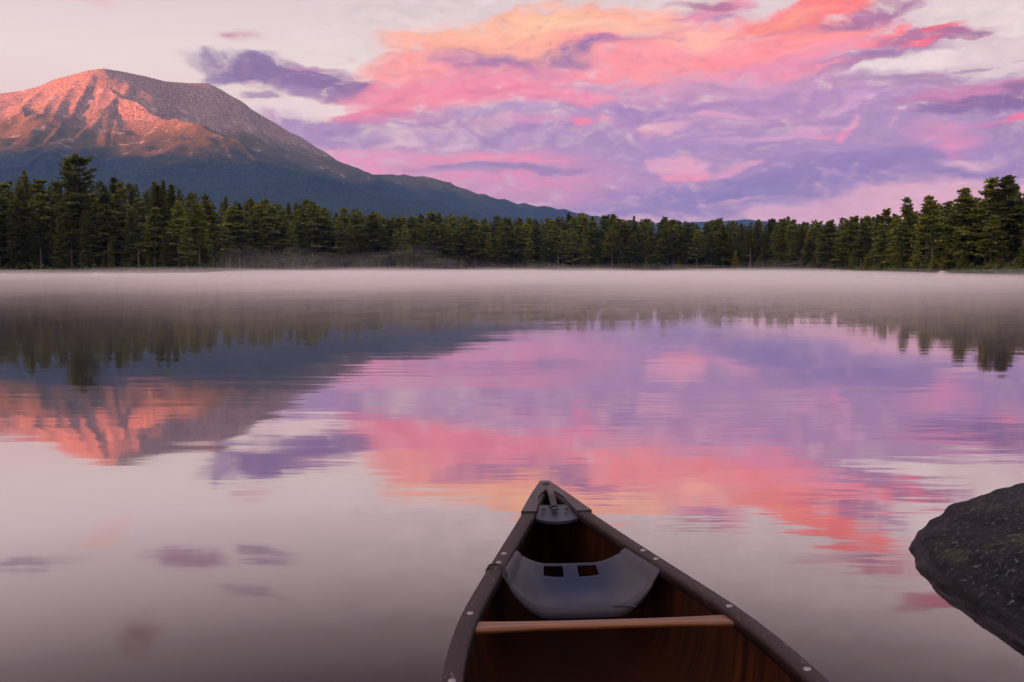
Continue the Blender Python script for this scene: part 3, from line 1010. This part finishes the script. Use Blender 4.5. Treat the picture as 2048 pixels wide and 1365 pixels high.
rocks = [rock_mesh(s) for s in range(4)]
rk = []
for i, (a, w) in enumerate(ROCKS):
    d = float(np.interp(a, A, base_d)) - .5
    x, y = polar(a, d)
    o = bpy.data.objects.new('shore_rock', rocks[i % 4])
    if not rocks[i % 4].materials:
        rocks[i % 4].materials.append(M_ROCK)
    COL.objects.link(o)
    o.location = (float(x), float(y), .10 * w)
    o.scale = (w * .55, w * .42, w * .30)
    o.rotation_euler.z = rnd.uniform(0, 6)
    rk.append((o, a, w))
rcell = {}
for o, a, w in sorted(rk, key=lambda r_: r_[1]):
    place = next(m[2] for m in MARK if m[0] <= a < m[1])
    rcell.setdefault(place, []).append((o, w))
for place, lst in rcell.items():
    for i, (o, w) in enumerate(lst):
        tag(o, f"{'' if len(lst) == 1 else ORD[i] + ' '}pale {'low' if w > 1.1 else 'small'} rock in the mist {place}", 'rock', 'pale rocks along the far shore')
# driftwood lying at the edge
for a, L, rz, txt in [(19.35, 3.6, .3, 'grey driftwood log lying in the shallows on the right bend'), (-14.9, 4.2, -.2, 'grey driftwood log half sunk in the misty cove'),
                      (21.0, 3.0, 1.0, 'short grey log leaning on the bank left of the shore boulder'), (-10.9, 3.2, .2, 'grey driftwood log below the steep mountain flank')]:
    rng = np.random.default_rng(int(a * 10) % 97)
    ps_ = np.array([[t_ * L - L / 2, .05 * math.sin(t_ * 5), .10 + .22 * t_] for t_ in np.linspace(0, 1, 7)])
    v1 = tube(ps_, [.16, .17, .15, .14, .12, .10, .05], 8)
    v2 = tube([ps_[4], ps_[4] + np.array([.3, .25, .45])], [.05, .015], 5)
    v3 = tube([ps_[2], ps_[2] + np.array([.2, -.3, .35])], [.05, .02], 5)
    v, f = join([v1, v2, v3])
    o = link('driftwood_log', mesh('driftwood_log', v, f, True), M_SNAG)
    x, y = polar(a, float(np.interp(a, A, base_d)) - .5)
    o.location = (float(x), float(y), 0)
    o.rotation_euler.z = rz
    tag(o, txt, 'log', 'driftwood on the far shore')
a_b = 24.33
x, y = polar(a_b, float(np.interp(a_b, A, base_d)) - 2.2)
me = rock_mesh(12, 36)
ob = link('boulder', me, M_ROCK)
ob.location = (float(x), float(y), .15)
ob.scale = (1.55, 1.1, .85)
ob.rotation_euler = (0, R(-8), .3)
tag(ob, 'lone pale rounded boulder in the water off the right shore', 'boulder')


# ------------------------------------------------------------------ dark granite boulder beside the canoe
def mat_granite():
    m, n, o = new_mat('dark_wet_granite')
    t = n.add('ShaderNodeTexCoord').outputs['Object']
    gr = n.noise(t, 42, 5, .7)
    md = n.noise(t, 9, 5, .6)
    bg_ = n.noise(t, 1.7, 3)
    col = n.mix(n.smooth(gr, .42, .66), (.002, .0025, .005), (.017, .018, .031))
    col = n.mix(n.math('MULTIPLY', n.smooth(gr, .58, .66), .85), col, (.17, .17, .22))
    col = n.mix(n.math('MULTIPLY', n.smooth(md, .40, .62), .45), col, (.028, .027, .036))
    gg = n.add('ShaderNodeNewGeometry')
    sp = n.add('ShaderNodeSeparateXYZ')
    n.l.new(gg.outputs['Normal'], sp.inputs[0])
    moss = n.math('MULTIPLY', n.smooth(n.noise(t, 2.6, 5, .65), .52, .66), n.smooth(sp.outputs[2], .70, .97))
    col = n.mix(n.math('MULTIPLY', moss, .35), col, n.mix(n.smooth(gr, .4, .6), (.035, .045, .014), (.13, .14, .045)))
    h = n.math('ADD', n.math('MULTIPLY', gr, .55), n.math('MULTIPLY', md, .8))
    # soaked band just above the waterline
    ps = n.add('ShaderNodeSeparateXYZ')
    n.l.new(gg.outputs['Position'], ps.inputs[0])
    wet = n.smooth(n.math('ADD', ps.outputs[2], n.math('MULTIPLY', n.math('SUBTRACT', bg_, .5), .08)), .085, .03)
    col = n.mix(n.math('MULTIPLY', wet, .75), col, (.004, .004, .006))
    principled(n, o, col, n.math('SUBTRACT', n.math('MULTIPLY_ADD', md, .30, .60), n.math('MULTIPLY', wet, .30)), normal=bump(n, h, 1.0, .06), spec=.16)
    return m


nu, nv = 300, 170
th, ph = np.meshgrid(np.linspace(0, 2 * math.pi, nu, endpoint=False), np.linspace(.01, math.pi - .01, nv), indexing='ij')
sx = np.cos(th) * np.sin(ph)
sy = np.sin(th) * np.sin(ph)
sz = np.cos(ph)
se = lambda v, p_: np.sign(v) * np.abs(v) ** p_
rho = np.sin(ph) ** .52
bx = rho * se(np.cos(th), .78) * 1.42
by = rho * se(np.sin(th), .74) * 1.72
bz = np.sign(sz) * np.abs(sz) ** 1.0 * .55
n1 = fbm(sx * 1.1 + 5, sy * 1.1, sz * 1.1, octv=3)
n2 = fbm(sx * 7, sy * 7, sz * 7, octv=5, gain=.55)
n3 = np.abs(fbm(sx * 2.6 + 9, sy * 2.6, sz * 2.6, octv=3))
k = 1 + .045 * n1 + .013 * n2 - .018 * n3
V = np.stack([bx * k, by * k, bz * k], -1).reshape(-1, 3)
bo = link('boulder', mesh('boulder', V, grid_faces(nu, nv, True), True), mat_granite())
bo.scale = (1.07, 1.07, 1.05)
bo.location = (3.50, 3.98, -.195)
bo.rotation_euler = (R(1), R(-2), R(4))
tag(bo, 'large dark speckled granite boulder with mossy crown beside the canoe', 'boulder')

# ------------------------------------------------------------------ canoe
PHI = R(4.4)
canoe = empty('canoe', (.157, 4.478, 0), math.pi + PHI)
# local axes: +Y runs aft from the bow tip, +X to the LEFT of the photograph's viewer after the half turn
tag(canoe, 'dark red-brown canoe with its bow pointing out over the lake', 'canoe')
LEN = 4.95
ws = np.array([[0, .018], [.06, .040], [.2, .082], [.44, .145], [.8, .243], [1.1, .322], [1.3, .372], [1.6, .443], [1.87, .485], [2.15, .508], [2.475, .515]])


def half_w(s):
    s = np.minimum(s, LEN - s)
    # smooth interpolation through the measured widths
    k = 0
    for o_ in (-.08, -.04, 0, .04, .08):
        k = k + np.interp(np.clip(s + o_, 0, 2.475), ws[:, 0], ws[:, 1])
    return np.where(s < .1, np.interp(s, ws[:, 0], ws[:, 1]), k / 5)


def sheer(s):
    s = np.minimum(s, LEN - s)
    return .43 + .045 * np.clip(1 - s / 1.3, 0, 1) ** 2


def keel(s):
    s = np.minimum(s, LEN - s)
    return .005 + .40 * np.clip(1 - s / .30, 0, 1) ** 2.6


def mat_hull(inner):
    m, n, o = new_mat('canoe_lining' if inner else 'canoe_shell')
    t = n.add('ShaderNodeTexCoord').outputs['Object']
    if inner:
        g = n.noise(n.mapping(t, scale=(.6, 26, .6)), 1.0, 6, .65)
        pz = n.add('ShaderNodeSeparateXYZ')
        n.l.new(t, pz.inputs[0])
        g = n.math('ADD', n.math('MULTIPLY', n.math('SUBTRACT', g, .5), n.smooth(pz.outputs[2], .06, .22)), .5)
        b = n.noise(t, 2.2, 4)
        c = n.mix(n.smooth(g, .35, .68), (.011, .0026, .0011), (.050, .0135, .0044))
        c = n.mix(n.math('MULTIPLY', n.smooth(b, .45, .65), .6), c, (.010, .004, .002))
        sc = n.smooth(n.noise(n.mapping(t, scale=(18, 5, 18)), 1.0, 5, .7), .68, .74)
        c = n.mix(n.math('MULTIPLY', sc, .35), c, (.32, .20, .16))
        principled(n, o, c, .70, normal=bump(n, g, .25, .004), spec=.10)
    else:
        g = n.noise(t, 6, 5)
        principled(n, o, n.mix(g, (.05, .012, .010), (.09, .022, .016)), .4, normal=bump(n, g, .2, .004))
    return m


def mat_gunwale():
    m, n, o = new_mat('worn_vinyl')
    t = n.add('ShaderNodeTexCoord').outputs['Object']
    a_ = n.noise(t, 26, 6, .7)
    b = n.noise(n.mapping(t, scale=(60, 16, 40)), 1.0, 5, .7)
    drop = n.add('ShaderNodeTexVoronoi')
    n.l.new(t, drop.inputs['Vector'])
    drop.inputs['Scale'].default_value = 150
    dm = n.math('MULTIPLY', n.smooth(drop.outputs['Distance'], .32, .16), n.smooth(n.noise(t, 7, 3), .50, .60))
    c = n.mix(n.smooth(a_, .3, .7), (.007, .003, .0042), (.019, .0085, .012))
    c = n.mix(n.math('MULTIPLY', n.smooth(b, .60, .72), .35), c, (.26, .17, .16))
    c = n.mix(n.math('MULTIPLY', dm, .6), c, (.008, .006, .009))
    r_ = n.math('MULTIPLY_ADD', a_, .30, .40)
    nb = bump(n, n.math('ADD', n.math('MULTIPLY', dm, .9), n.math('MULTIPLY', a_, .8)), .55, .002)
    principled(n, o, c, r_, normal=nb, spec=.22)
    return m


def mat_plastic(name, c1, c2, rough=.42, scale=240, rim_sheen=None):
    m, n, o = new_mat(name)
    t = n.add('ShaderNodeTexCoord').outputs['Object']
    v = n.add('ShaderNodeTexVoronoi')
    n.l.new(t, v.inputs['Vector'])
    v.inputs['Scale'].default_value = scale
    k = n.noise(t, 7, 5)
    c = n.mix(n.smooth(k, .35, .7), c1, c2)
    if rim_sheen:
        # pale sheen of sides and front painted into the colour, middle left blue
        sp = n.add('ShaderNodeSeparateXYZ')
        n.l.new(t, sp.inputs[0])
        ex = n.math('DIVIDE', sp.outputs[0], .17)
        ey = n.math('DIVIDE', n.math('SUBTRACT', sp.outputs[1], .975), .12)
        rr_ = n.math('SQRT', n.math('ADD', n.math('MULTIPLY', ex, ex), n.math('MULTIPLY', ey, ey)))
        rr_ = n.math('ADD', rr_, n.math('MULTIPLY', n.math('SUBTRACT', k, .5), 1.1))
        sheen_mask = n.smooth(rr_, .45, 1.35)
        sheen_mask = n.math('MULTIPLY', sheen_mask, n.smooth(v.outputs['Distance'], .15, .50, .45, 1.0))
        c = n.mix(sheen_mask, c, rim_sheen)
    principled(n, o, c, rough, normal=bump(n, v.outputs['Distance'], .45, .0016), spec=.30)
    return m


def mat_wood():
    m, n, o = new_mat('varnished_ash')
    t = n.add('ShaderNodeTexCoord').outputs['Object']
    g = n.noise(n.mapping(t, scale=(2.5, 60, 60)), 1.0, 6, .65)
    c = n.mix(n.smooth(g, .3, .7), (.075, .026, .008), (.165, .066, .021))
    principled(n, o, c, .42, normal=bump(n, g, .25, .002))
    return m


M_HULL, M_LINE = mat_hull(False), mat_hull(True)
M_GUN = mat_gunwale()
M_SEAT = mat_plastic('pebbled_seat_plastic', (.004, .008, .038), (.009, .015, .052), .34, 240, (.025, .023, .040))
M_DECK = mat_plastic('deck_plastic', (.018, .014, .019), (.038, .030, .038), .45, 300)
M_BLUE = mat_plastic('dark_blue_plastic', (.010, .014, .035), (.022, .026, .055), .4)
M_WOOD = mat_wood()
mm_, nn_, oo_ = new_mat('dull_aluminium')
principled(nn_, oo_, (.26, .25, .27), .45, 1.0)
M_RIV = mm_
M_CORD = mat_plain('black_cord', (.008, .008, .009), (.02, .02, .022), 60, .6, .3, .002)
M_DARK = mat_plain('black_rubber', (.006, .006, .008), (.014, .014, .018), 40, .6, .3, .002)

ss = np.unique(np.concatenate([np.linspace(0, .5, 26), np.linspace(.5, LEN - .5, 80), np.linspace(LEN - .5, LEN, 26)]))
ang = np.linspace(-math.pi / 2, math.pi / 2, 41)
V = []
for s in ss:
    w = float(half_w(s)) - .012
    w = max(w, .006)
    zk, zg = float(keel(s)), float(sheer(s)) - .012
    zk = min(zk, zg - .02)
    full_ = np.clip(min(s, LEN - s) / 1.1, 0, 1)
    p_ = 1.0 - .42 * full_                 # V sections at the ends, full bilges amidships
    x = w * np.sign(np.sin(ang)) * np.abs(np.sin(ang)) ** p_
    z = zg - (zg - zk) * np.abs(np.cos(ang)) ** p_
    V.append(np.stack([x, np.full_like(x, s), z], -1))
V = np.concatenate(V)
hl = link('hull', mesh('hull', V, grid_faces(len(ss), len(ang)), True), [M_HULL, M_LINE], canoe)
md = hl.modifiers.new('thickness', 'SOLIDIFY')
md.thickness = .007
md.offset = 1
md.use_even_offset = False
md.material_offset = 1
md.material_offset_rim = 1


def sweep(centre, prof, closed_ends=True):
    """prof: list of (across, up); centre: rows of (point, across vector)"""
    V, F = [], []
    n = len(prof)
    for c_, ac in centre:
        for u, v in prof:
            V.append((c_[0] + ac[0] * u, c_[1] + ac[1] * u, c_[2] + v))
    for i in range(len(centre) - 1):
        for k_ in range(n):
            F.append((i * n + k_, i * n + (k_ + 1) % n, (i + 1) * n + (k_ + 1) % n, (i + 1) * n + k_))
    return np.array(V), np.array(F)


gs = np.unique(np.concatenate([np.linspace(.012, .4, 16), np.linspace(.4, LEN - .4, 90), np.linspace(LEN - .4, LEN - .012, 16)]))
GW = .058


def rim(side, s, inset=GW / 2):
    return np.array([side * (float(half_w(s)) - inset), s, float(sheer(s))])


def frame(side, s, inset=GW / 2):
    p0, p1 = rim(side, s - .01, inset), rim(side, s + .01, inset)
    tv = p1 - p0
    ac = np.array([tv[1], -tv[0]]) / np.hypot(tv[0], tv[1])
    return rim(side, s, inset), ac


for side in (-1, 1):
    cen = []
    for s in gs:
        half = min(GW / 2, float(half_w(s)) / 2 - .0005)
        c_, ac = frame(side, s, half)
        cen.append((c_, ac * half / (GW / 2)))
    h_ = GW / 2
    prof = [(-h_, -.030), (-h_, -.006), (-h_ + .002, .003), (-h_ + .006, .006), (0, .0075), (h_ - .006, .006), (h_ - .002, .003), (h_, -.006), (h_, -.030)]
    v, f = sweep(cen, prof)
    link('gunwale', mesh('gunwale', v, f, True), M_GUN, canoe)


# deck plate of the bow: two arms over the gunwales, a handle bridge and two hand holes
def outline_mesh(name, loops, zfun, thick):
    bm = bmesh.new()
    edges = []
    for lp in loops:
        vs = [bm.verts.new((x, s, 0)) for x, s in lp]
        for i in range(len(vs)):
            edges.append(bm.edges.new((vs[i], vs[(i + 1) % len(vs)])))
    bmesh.ops.triangle_fill(bm, use_beauty=True, edges=edges)
    for fc in bm.faces:
        if fc.normal.z < 0:
            fc.normal_flip()
    for v in bm.verts:
        v.co.z = zfun(v.co.x, v.co.y)
    g = bmesh.ops.extrude_face_region(bm, geom=list(bm.faces))
    for v in [q_ for q_ in g['geom'] if isinstance(q_, bmesh.types.BMVert)]:
        v.co.z -= thick
    bmesh.ops.recalc_face_normals(bm, faces=bm.faces)
    me = bpy.data.meshes.new(name)
    bm.to_mesh(me)
    bm.free()
    return me


dz = lambda x, s: float(sheer(max(s, 0))) + .013
E0 = .455
so_ = np.linspace(.0, E0, 16)
lw_ = lambda s: float(half_w(max(s, .002))) + .004
outer = [(-lw_(s), s) for s in so_] + [(-lw_(E0) + GW + .006, E0 + .004), (-.066, .335), (-.058, .245), (-.035, .180), (-.004, .128), (.004, .128), (.035, .180), (.058, .245), (.066, .335), (lw_(E0) - GW - .006, E0 + .004)] + [(lw_(s), s) for s in so_[::-1]]
outer = [(x, s - (.012 if abs(s) < 1e-6 else 0)) for x, s in outer]
deck = link('deck_plate', outline_mesh('deck_plate', [outer], dz, .018), M_DECK, canoe)
# inner plate across the arms, a step lower
zi = lambda x, s: float(sheer(s)) + .002 - 1.1 * max(0, s - .40) ** 1.0 * .25
inner = [(-.064, .336), (.064, .336), (.092, .470), (.05, .488), (0, .494), (-.05, .488), (-.092, .470)]
link('cross_plate', outline_mesh('cross_plate', [inner], zi, .012), M_BLUE, canoe)
hv_ = []
for s, z in zip(np.linspace(.115, .375, 13), [.012, .016, .021, .026, .030, .032, .033, .032, .029, .024, .018, .012, .006]):
    hv_.append((np.array([0, s, float(sheer(s)) + z]), np.array([1.0, 0])))
v, f = sweep(hv_, [(-.016, -.006), (-.013, .002), (-.006, .005), (.006, .005), (.013, .002), (.016, -.006)])
link('carry_handle', mesh('carry_handle', v, f, True), M_DECK, canoe)


def disc(r, h, n=14, ring=True):
    prof = [(0, h), (r * .35, h * .98), (r * .55, h * .80), (r * .66, h * .62), (r * .74, h * .62), (r * .85, h * .55), (r, .0), (r, -.004)] if ring else [(0, h), (r * .6, h * .9), (r * .95, h * .5), (r, 0), (r, -.004)]
    V = [(0, 0, prof[0][1])]
    F = []
    for rr_, z in prof[1:]:
        for k_ in range(n):
            a_ = 2 * math.pi * k_ / n
            V.append((rr_ * math.cos(a_), rr_ * math.sin(a_), z))
    F3 = [(0, 1 + k_, 1 + (k_ + 1) % n, 0) for k_ in range(n)]
    m = len(prof) - 1
    for j in range(m - 1):
        for k_ in range(n):
            F.append((1 + j * n + k_, 1 + (j + 1) * n + k_, 1 + (j + 1) * n + (k_ + 1) % n, 1 + j * n + (k_ + 1) % n))
    bm = bmesh.new()
    vs = [bm.verts.new(v_) for v_ in V]
    for q_ in F3:
        bm.faces.new((vs[q_[0]], vs[q_[1]], vs[q_[2]]))
    for q_ in F:
        bm.faces.new([vs[i] for i in q_])
    me = bpy.data.meshes.new('disc')
    bm.to_mesh(me)
    bm.free()
    for p_ in me.polygons:
        p_.use_smooth = True
    return me


rv = disc(.0112, .0045)
rv.name = 'rivet'
rv.materials.append(M_RIV)
for s in (.985, 1.087, 1.585, 2.065, 2.56, 3.36):
    for side in (-1, 1):
        o = link('rivet', rv, None, canoe)
        p_ = rim(side, s)
        o.location = (p_[0], p_[1], p_[2] + .0075)
bl = disc(.013, .007, 8, False)
bl.materials.append(M_BLUE)
for x, s, z in ((0, .045, .0135), (0, .405, .006)):
    o = link('bolt', bl, None, canoe)
    o.location = (x, s, float(sheer(s)) + z)
    o.scale = (1.25, 1.0, 1)
sc_ = disc(.008, .004, 8, False)
sc_.materials.append(M_DARK)
for x in (-.05, .05):
    o = link('screw', sc_, None, canoe)
    o.location = (x, .402, float(sheer(.402)) + .004)


# water drops standing on the gunwales
def drops():
    rng = np.random.default_rng(3)
    VV, FF, o = [], [], 0
    hemi = [(0.0, 1.0, 1)] + [(math.sin(a_), math.cos(a_), 7) for a_ in (.7, 1.25, 1.6)]
    for k_ in range(260):
        s = rng.uniform(.45, 2.4)
        side = -1 if rng.random() < .5 else 1
        c_, ac = frame(side, s)
        u = rng.uniform(-.024, .024)
        r_ = rng.uniform(.0008, .0024) * (1.3 if rng.random() < .15 else 1)
        ctr = np.array([c_[0] + ac[0] * u, c_[1] + ac[1] * u, c_[2] + .0066 + .0009 * (1 - (u / .024) ** 2)])
        el_ = rng.uniform(.8, 1.5)
        pts = [ctr + np.array([0, 0, r_ * .55])]
        for sn, cs, nn in hemi[1:]:
            for i_ in range(7):
                a_ = i_ * 2 * math.pi / 7
                pts.append(ctr + np.array([sn * math.cos(a_) * r_, sn * math.sin(a_) * r_ * el_, cs * r_ * .55]))
        VV += pts
        for i_ in range(7):
            FF.append((o, o + 1 + i_, o + 1 + (i_ + 1) % 7, o))
            for g_ in range(2):
                FF.append((o + 1 + g_ * 7 + i_, o + 8 + g_ * 7 + i_, o + 8 + g_ * 7 + (i_ + 1) % 7, o + 1 + g_ * 7 + (i_ + 1) % 7))
        o += len(pts)
    V = np.array(VV)
    bm = bmesh.new()
    vs = [bm.verts.new(v_) for v_ in V]
    for f_ in FF:
        ids = list(dict.fromkeys(f_))
        bm.faces.new([vs[i_] for i_ in ids])
    me = bpy.data.meshes.new('water_drops')
    bm.to_mesh(me)
    bm.free()
    for p_ in me.polygons:
        p_.use_smooth = True
    return me


dm_, dn_, do_ = new_mat('water_drop')
principled(dn_, do_, (.03, .02, .025), .04, spec=1.0)
wd_ = link('water_drops', drops(), dm_, canoe)
wd_['kind'] = 'stuff'


# moulded seat: a saddle hung from the gunwales with two slots near its rear edge
def seat_mesh():
    nu_, nv_ = 73, 34
    us = np.linspace(-1, 1, nu_)
    vs_ = np.concatenate([np.linspace(0, 1, nv_ - 5), [1.025, 1.05, 1.07, 1.08, 1.085]])
    V = []
    for u in us:
        au = abs(u)
        for v in vs_:
            vv = min(v, 1)
            side = np.clip((au - .36) / .60, 0, 1)
            sm_ = side ** 2.1 * (1 - .12 * side) / .88
            s_c = .885 + .305 * vv
            s_e = .905 + .255 * vv
            s_ = s_c * (1 - sm_) + s_e * sm_
            wd = float(half_w(s_)) - GW + .012
            zc = .362 - .045 * math.sin(vv * math.pi * .62) - .018 * vv - .034 * (1 - min(1, au / .8) ** 2) * math.sin(vv * math.pi)
            z = zc * (1 - sm_) + .417 * sm_
            if au > .88:
                z += .007
            if v > 1:
                k_ = (v - 1) / .085
                z -= .034 * k_ ** 1.3 * (1 - .8 * sm_)
                s_ += .012 * math.sin(min(1, k_ * 1.2) * math.pi / 2)
            V.append((u * wd, s_, z))
    V = np.array(V)
    F = grid_faces(nu_, len(vs_))
    keep = []
    for fc in F:
        c_ = V[fc].mean(0)
        uu = us[fc[0] // len(vs_)] + (us[1] - us[0]) / 2
        vv = (vs_[fc[0] % len(vs_)] + vs_[fc[2] % len(vs_)]) / 2
        slot = .045 < vv < .19 and (.13 < abs(uu - .02) < .46)
        keep.append(not slot)
    return V, F[np.array(keep)]


v, f = seat_mesh()
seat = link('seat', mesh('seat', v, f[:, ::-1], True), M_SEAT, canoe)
md = seat.modifiers.new('thickness', 'SOLIDIFY')
md.thickness = .006
md.offset = -1
# torn flap lying over the front lip
v, f = sweep([(np.array([-.03, 1.168, .3005]), np.array([0, 1.0])), (np.array([-.08, 1.176, .3015]), np.array([0, 1.0])), (np.array([-.15, 1.192, .304]), np.array([0, .9])), (np.array([-.19, 1.205, .304]), np.array([0, .6]))],
             [(-.017, 0), (-.015, .005), (.012, .005), (.014, 0)])
link('torn_flap', mesh('torn_flap', v, f), M_BLUE, seat)


def thwart(s, mat):
    w = float(half_w(s)) - GW + .008
    n = 25
    V, F = [], []
    z = float(sheer(s)) - .018
    for i, t_ in enumerate(np.linspace(-1, 1, n)):
        half = .020 + .013 * abs(t_) ** 3
        hh = .009
        for (a_, b_) in ((-half, -hh), (-half - .003, 0), (-half, hh * .8), (-half + .006, hh), (half - .006, hh), (half, hh * .8), (half + .003, 0), (half, -hh)):
            V.append((t_ * w, s + a_, z + b_))
    for i in range(n - 1):
        for k_ in range(8):
            F.append((i * 8 + k_, i * 8 + (k_ + 1) % 8, (i + 1) * 8 + (k_ + 1) % 8, (i + 1) * 8 + k_))
    return link('thwart', mesh('thwart', np.array(V), np.array(F), True), mat, canoe)


thwart(1.64, M_WOOD)
thwart(2.56, M_WOOD)
thwart(3.36, M_WOOD)

# cord looped round the left gunwale, its tail trailing down outside
s0 = 1.135
g0 = rim(1, s0)
hw = float(half_w(s0))
pts = [(hw - GW - .006, s0 + .045, .392), (hw - GW - .005, s0 + .035, .425), (hw - GW + .004, s0 + .018, .4445), (hw - GW / 2, s0 - .004, .4475), (hw - .006, s0 + .002, .4455), (hw + .006, s0 + .016, .432), (hw + .010, s0 + .05, .412),
       (hw + .030, s0 + .12, .404), (hw + .055, s0 + .20, .40), (hw + .075, s0 + .27, .395), (hw + .080, s0 + .30, .37)]
v, f = tube(pts, [.0045] * 6 + [.003, .0025, .002, .002, .0015], 8)
tag(link('cord', mesh('cord', v, f, True), M_CORD), 'thin black cord looped over the left gunwale of the canoe', 'cord')
bpy.data.objects['cord'].location = canoe.location
bpy.data.objects['cord'].rotation_euler = canoe.rotation_euler

# ------------------------------------------------------------------ mist over the lake and haze in the air
def mat_air(name, color, density, aniso=0.0):
    m, n, o = new_mat(name)
    v = n.add('ShaderNodeVolumePrincipled')
    v.inputs['Color'].default_value = (*color, 1)
    v.inputs['Density'].default_value = density
    v.inputs['Anisotropy'].default_value = aniso
    n.l.new(v.outputs[0], o.inputs['Volume'])
    return m


def mist_layer(a0, a1, d0, d1, top, dens, seed, soft=7.0, rough=.3, ramp=60.0):
    """one low sheet of mist over the water between two azimuths and two distances, thinning towards its edges"""
    nA, nD = 90, 40
    aa, rr = np.linspace(a0, a1, nA), np.linspace(0, 1, nD) ** 2
    T = []
    for a in aa:
        far_ = min(d1, float(np.interp(a, A, base_d)) * .955)
        d = d0 * (1 + .25 * float(fbm(np.array([a * .2]), np.array([seed + .5]), octv=2)[0]))
        d = d + (far_ - d) * rr
        ea = math.sin(float(np.clip(min(a - a0, a1 - a) / soft, 0, 1)) * math.pi / 2)
        env = ea * (lambda u: u * u * (3 - 2 * u))(np.clip((d - d[0]) / ramp, 0, 1)) * np.clip((1.0 - rr) / .04, 0, 1) ** .5
        x, y = polar(a, d)
        lump = 1 + rough * fbm(x / 30 + seed, y / 80, octv=3)
        T.append(np.stack([x, y, .06 + np.maximum(0, top * env * np.clip(lump, .25, 2))], -1))
    T = np.concatenate(T)
    B = T.copy()
    B[:, 2] = .03
    F = grid_faces(nA, nD)
    n = len(T)
    rim_ = [i * nD for i in range(nA)] + [(nA - 1) * nD + j for j in range(1, nD)] + [i * nD + nD - 1 for i in range(nA - 2, -1, -1)] + [j for j in range(nD - 2, 0, -1)]
    sides = np.array([(rim_[i], rim_[(i + 1) % len(rim_)], rim_[(i + 1) % len(rim_)] + n, rim_[i] + n) for i in range(len(rim_))])
    me = mesh('mist', np.concatenate([T, B]), np.concatenate([F[:, ::-1], F + n, sides]))
    bm = bmesh.new()
    bm.from_mesh(me)
    bmesh.ops.recalc_face_normals(bm, faces=bm.faces)
    bm.to_mesh(me)
    bm.free()
    tag(link('mist', me, mat_air('mist', (.99, .97, .98), dens, .15)), kind='stuff')


mist_layer(-42, 42, 7, 600, .45, .0075, 1, 7, .8, 30)
mist_layer(-25, 32, 12, 600, .65, .0115, 5, 18, 1.0, 34)
mist_layer(-38, 38, 34, 600, .90, .0035, 9, 7, .9, 60)
mist_layer(-22, 28, 110, 600, 1.25, .0040, 14, 14, .5, 80)


def mist_puff(a, d, wide, high, dens, seed):
    """a torn wisp standing on the water"""
    x, y = polar(a, d)
    nu_, nv_ = 28, 12
    th_, ph_ = np.meshgrid(np.linspace(0, 2 * math.pi, nu_, endpoint=False), np.linspace(.03, math.pi - .03, nv_), indexing='ij')
    v = np.stack([np.cos(th_) * np.sin(ph_), np.sin(th_) * np.sin(ph_), np.cos(ph_)], -1).reshape(-1, 3)
    r_ = 1 + .38 * fbm(v[:, 0] * 1.8 + seed, v[:, 1] * 1.8, v[:, 2] * 1.5, octv=3)
    v = v * r_[:, None] * np.array([wide, wide * .6, high])
    v[:, 2] = np.maximum(v[:, 2], -high * .25 + .0) + high * .25 + .06
    o = link('mist', mesh('mist', v, grid_faces(nu_, nv_, True)[:, ::-1]), mat_air('mist', (.99, .97, .98), dens, .15))
    bm = bmesh.new()
    bm.from_mesh(o.data)
    bmesh.ops.holes_fill(bm, edges=[e for e in bm.edges if e.is_boundary])
    bmesh.ops.recalc_face_normals(bm, faces=bm.faces)
    bm.to_mesh(o.data)
    bm.free()
    o.location = (float(x), float(y), 0)
    o.rotation_euler.z = -R(a)
    tag(o, kind='stuff')


for i, (a, d, w, h, dn_) in enumerate([(-15.6, 385, 24, 7.5, .0040), (-12.9, 398, 20, 9.5, .0034), (-10.2, 395, 24, 6.5, .0036), (-6.8, 405, 26, 8.0, .0030), (-3.2, 412, 26, 5.5, .0034), (.6, 425, 34, 3.2, .0028),
                                       (4.2, 425, 30, 2.6, .0030), (8.0, 420, 34, 2.8, .0028), (12.0, 405, 30, 2.6, .0030), (16.0, 375, 26, 3.4, .0034), (19.2, 300, 17, 2.0, .0036), (-13.8, 330, 24, 2.6, .0030),
                                       (-17.0, 345, 12, 2.8, .0040), (2.0, 300, 30, 1.9, .0030), (12.0, 230, 24, 1.7, .0032), (-21.0, 190, 18, 1.3, .0036), (24.0, 170, 18, 1.3, .0034), (-8.0, 210, 26, 1.7, .0032)]):
    mist_puff(a, d, w, h, dn_ * .6, 3.1 * i)

hz0, hz1 = Vector((-13500, -9500, -42.0)), Vector((7500, 10600, 1300.0))
bm = bmesh.new()
bmesh.ops.create_cube(bm, size=1.0)
for v_ in bm.verts:
    v_.co = Vector([(hz0[i] + hz1[i]) / 2 + v_.co[i] * (hz1[i] - hz0[i]) for i in range(3)])
me = bpy.data.meshes.new('haze')
bm.to_mesh(me)
bm.free()
tag(link('haze', me, mat_air('haze', (.22, .44, 1.0), 4.0e-5)), kind='stuff')
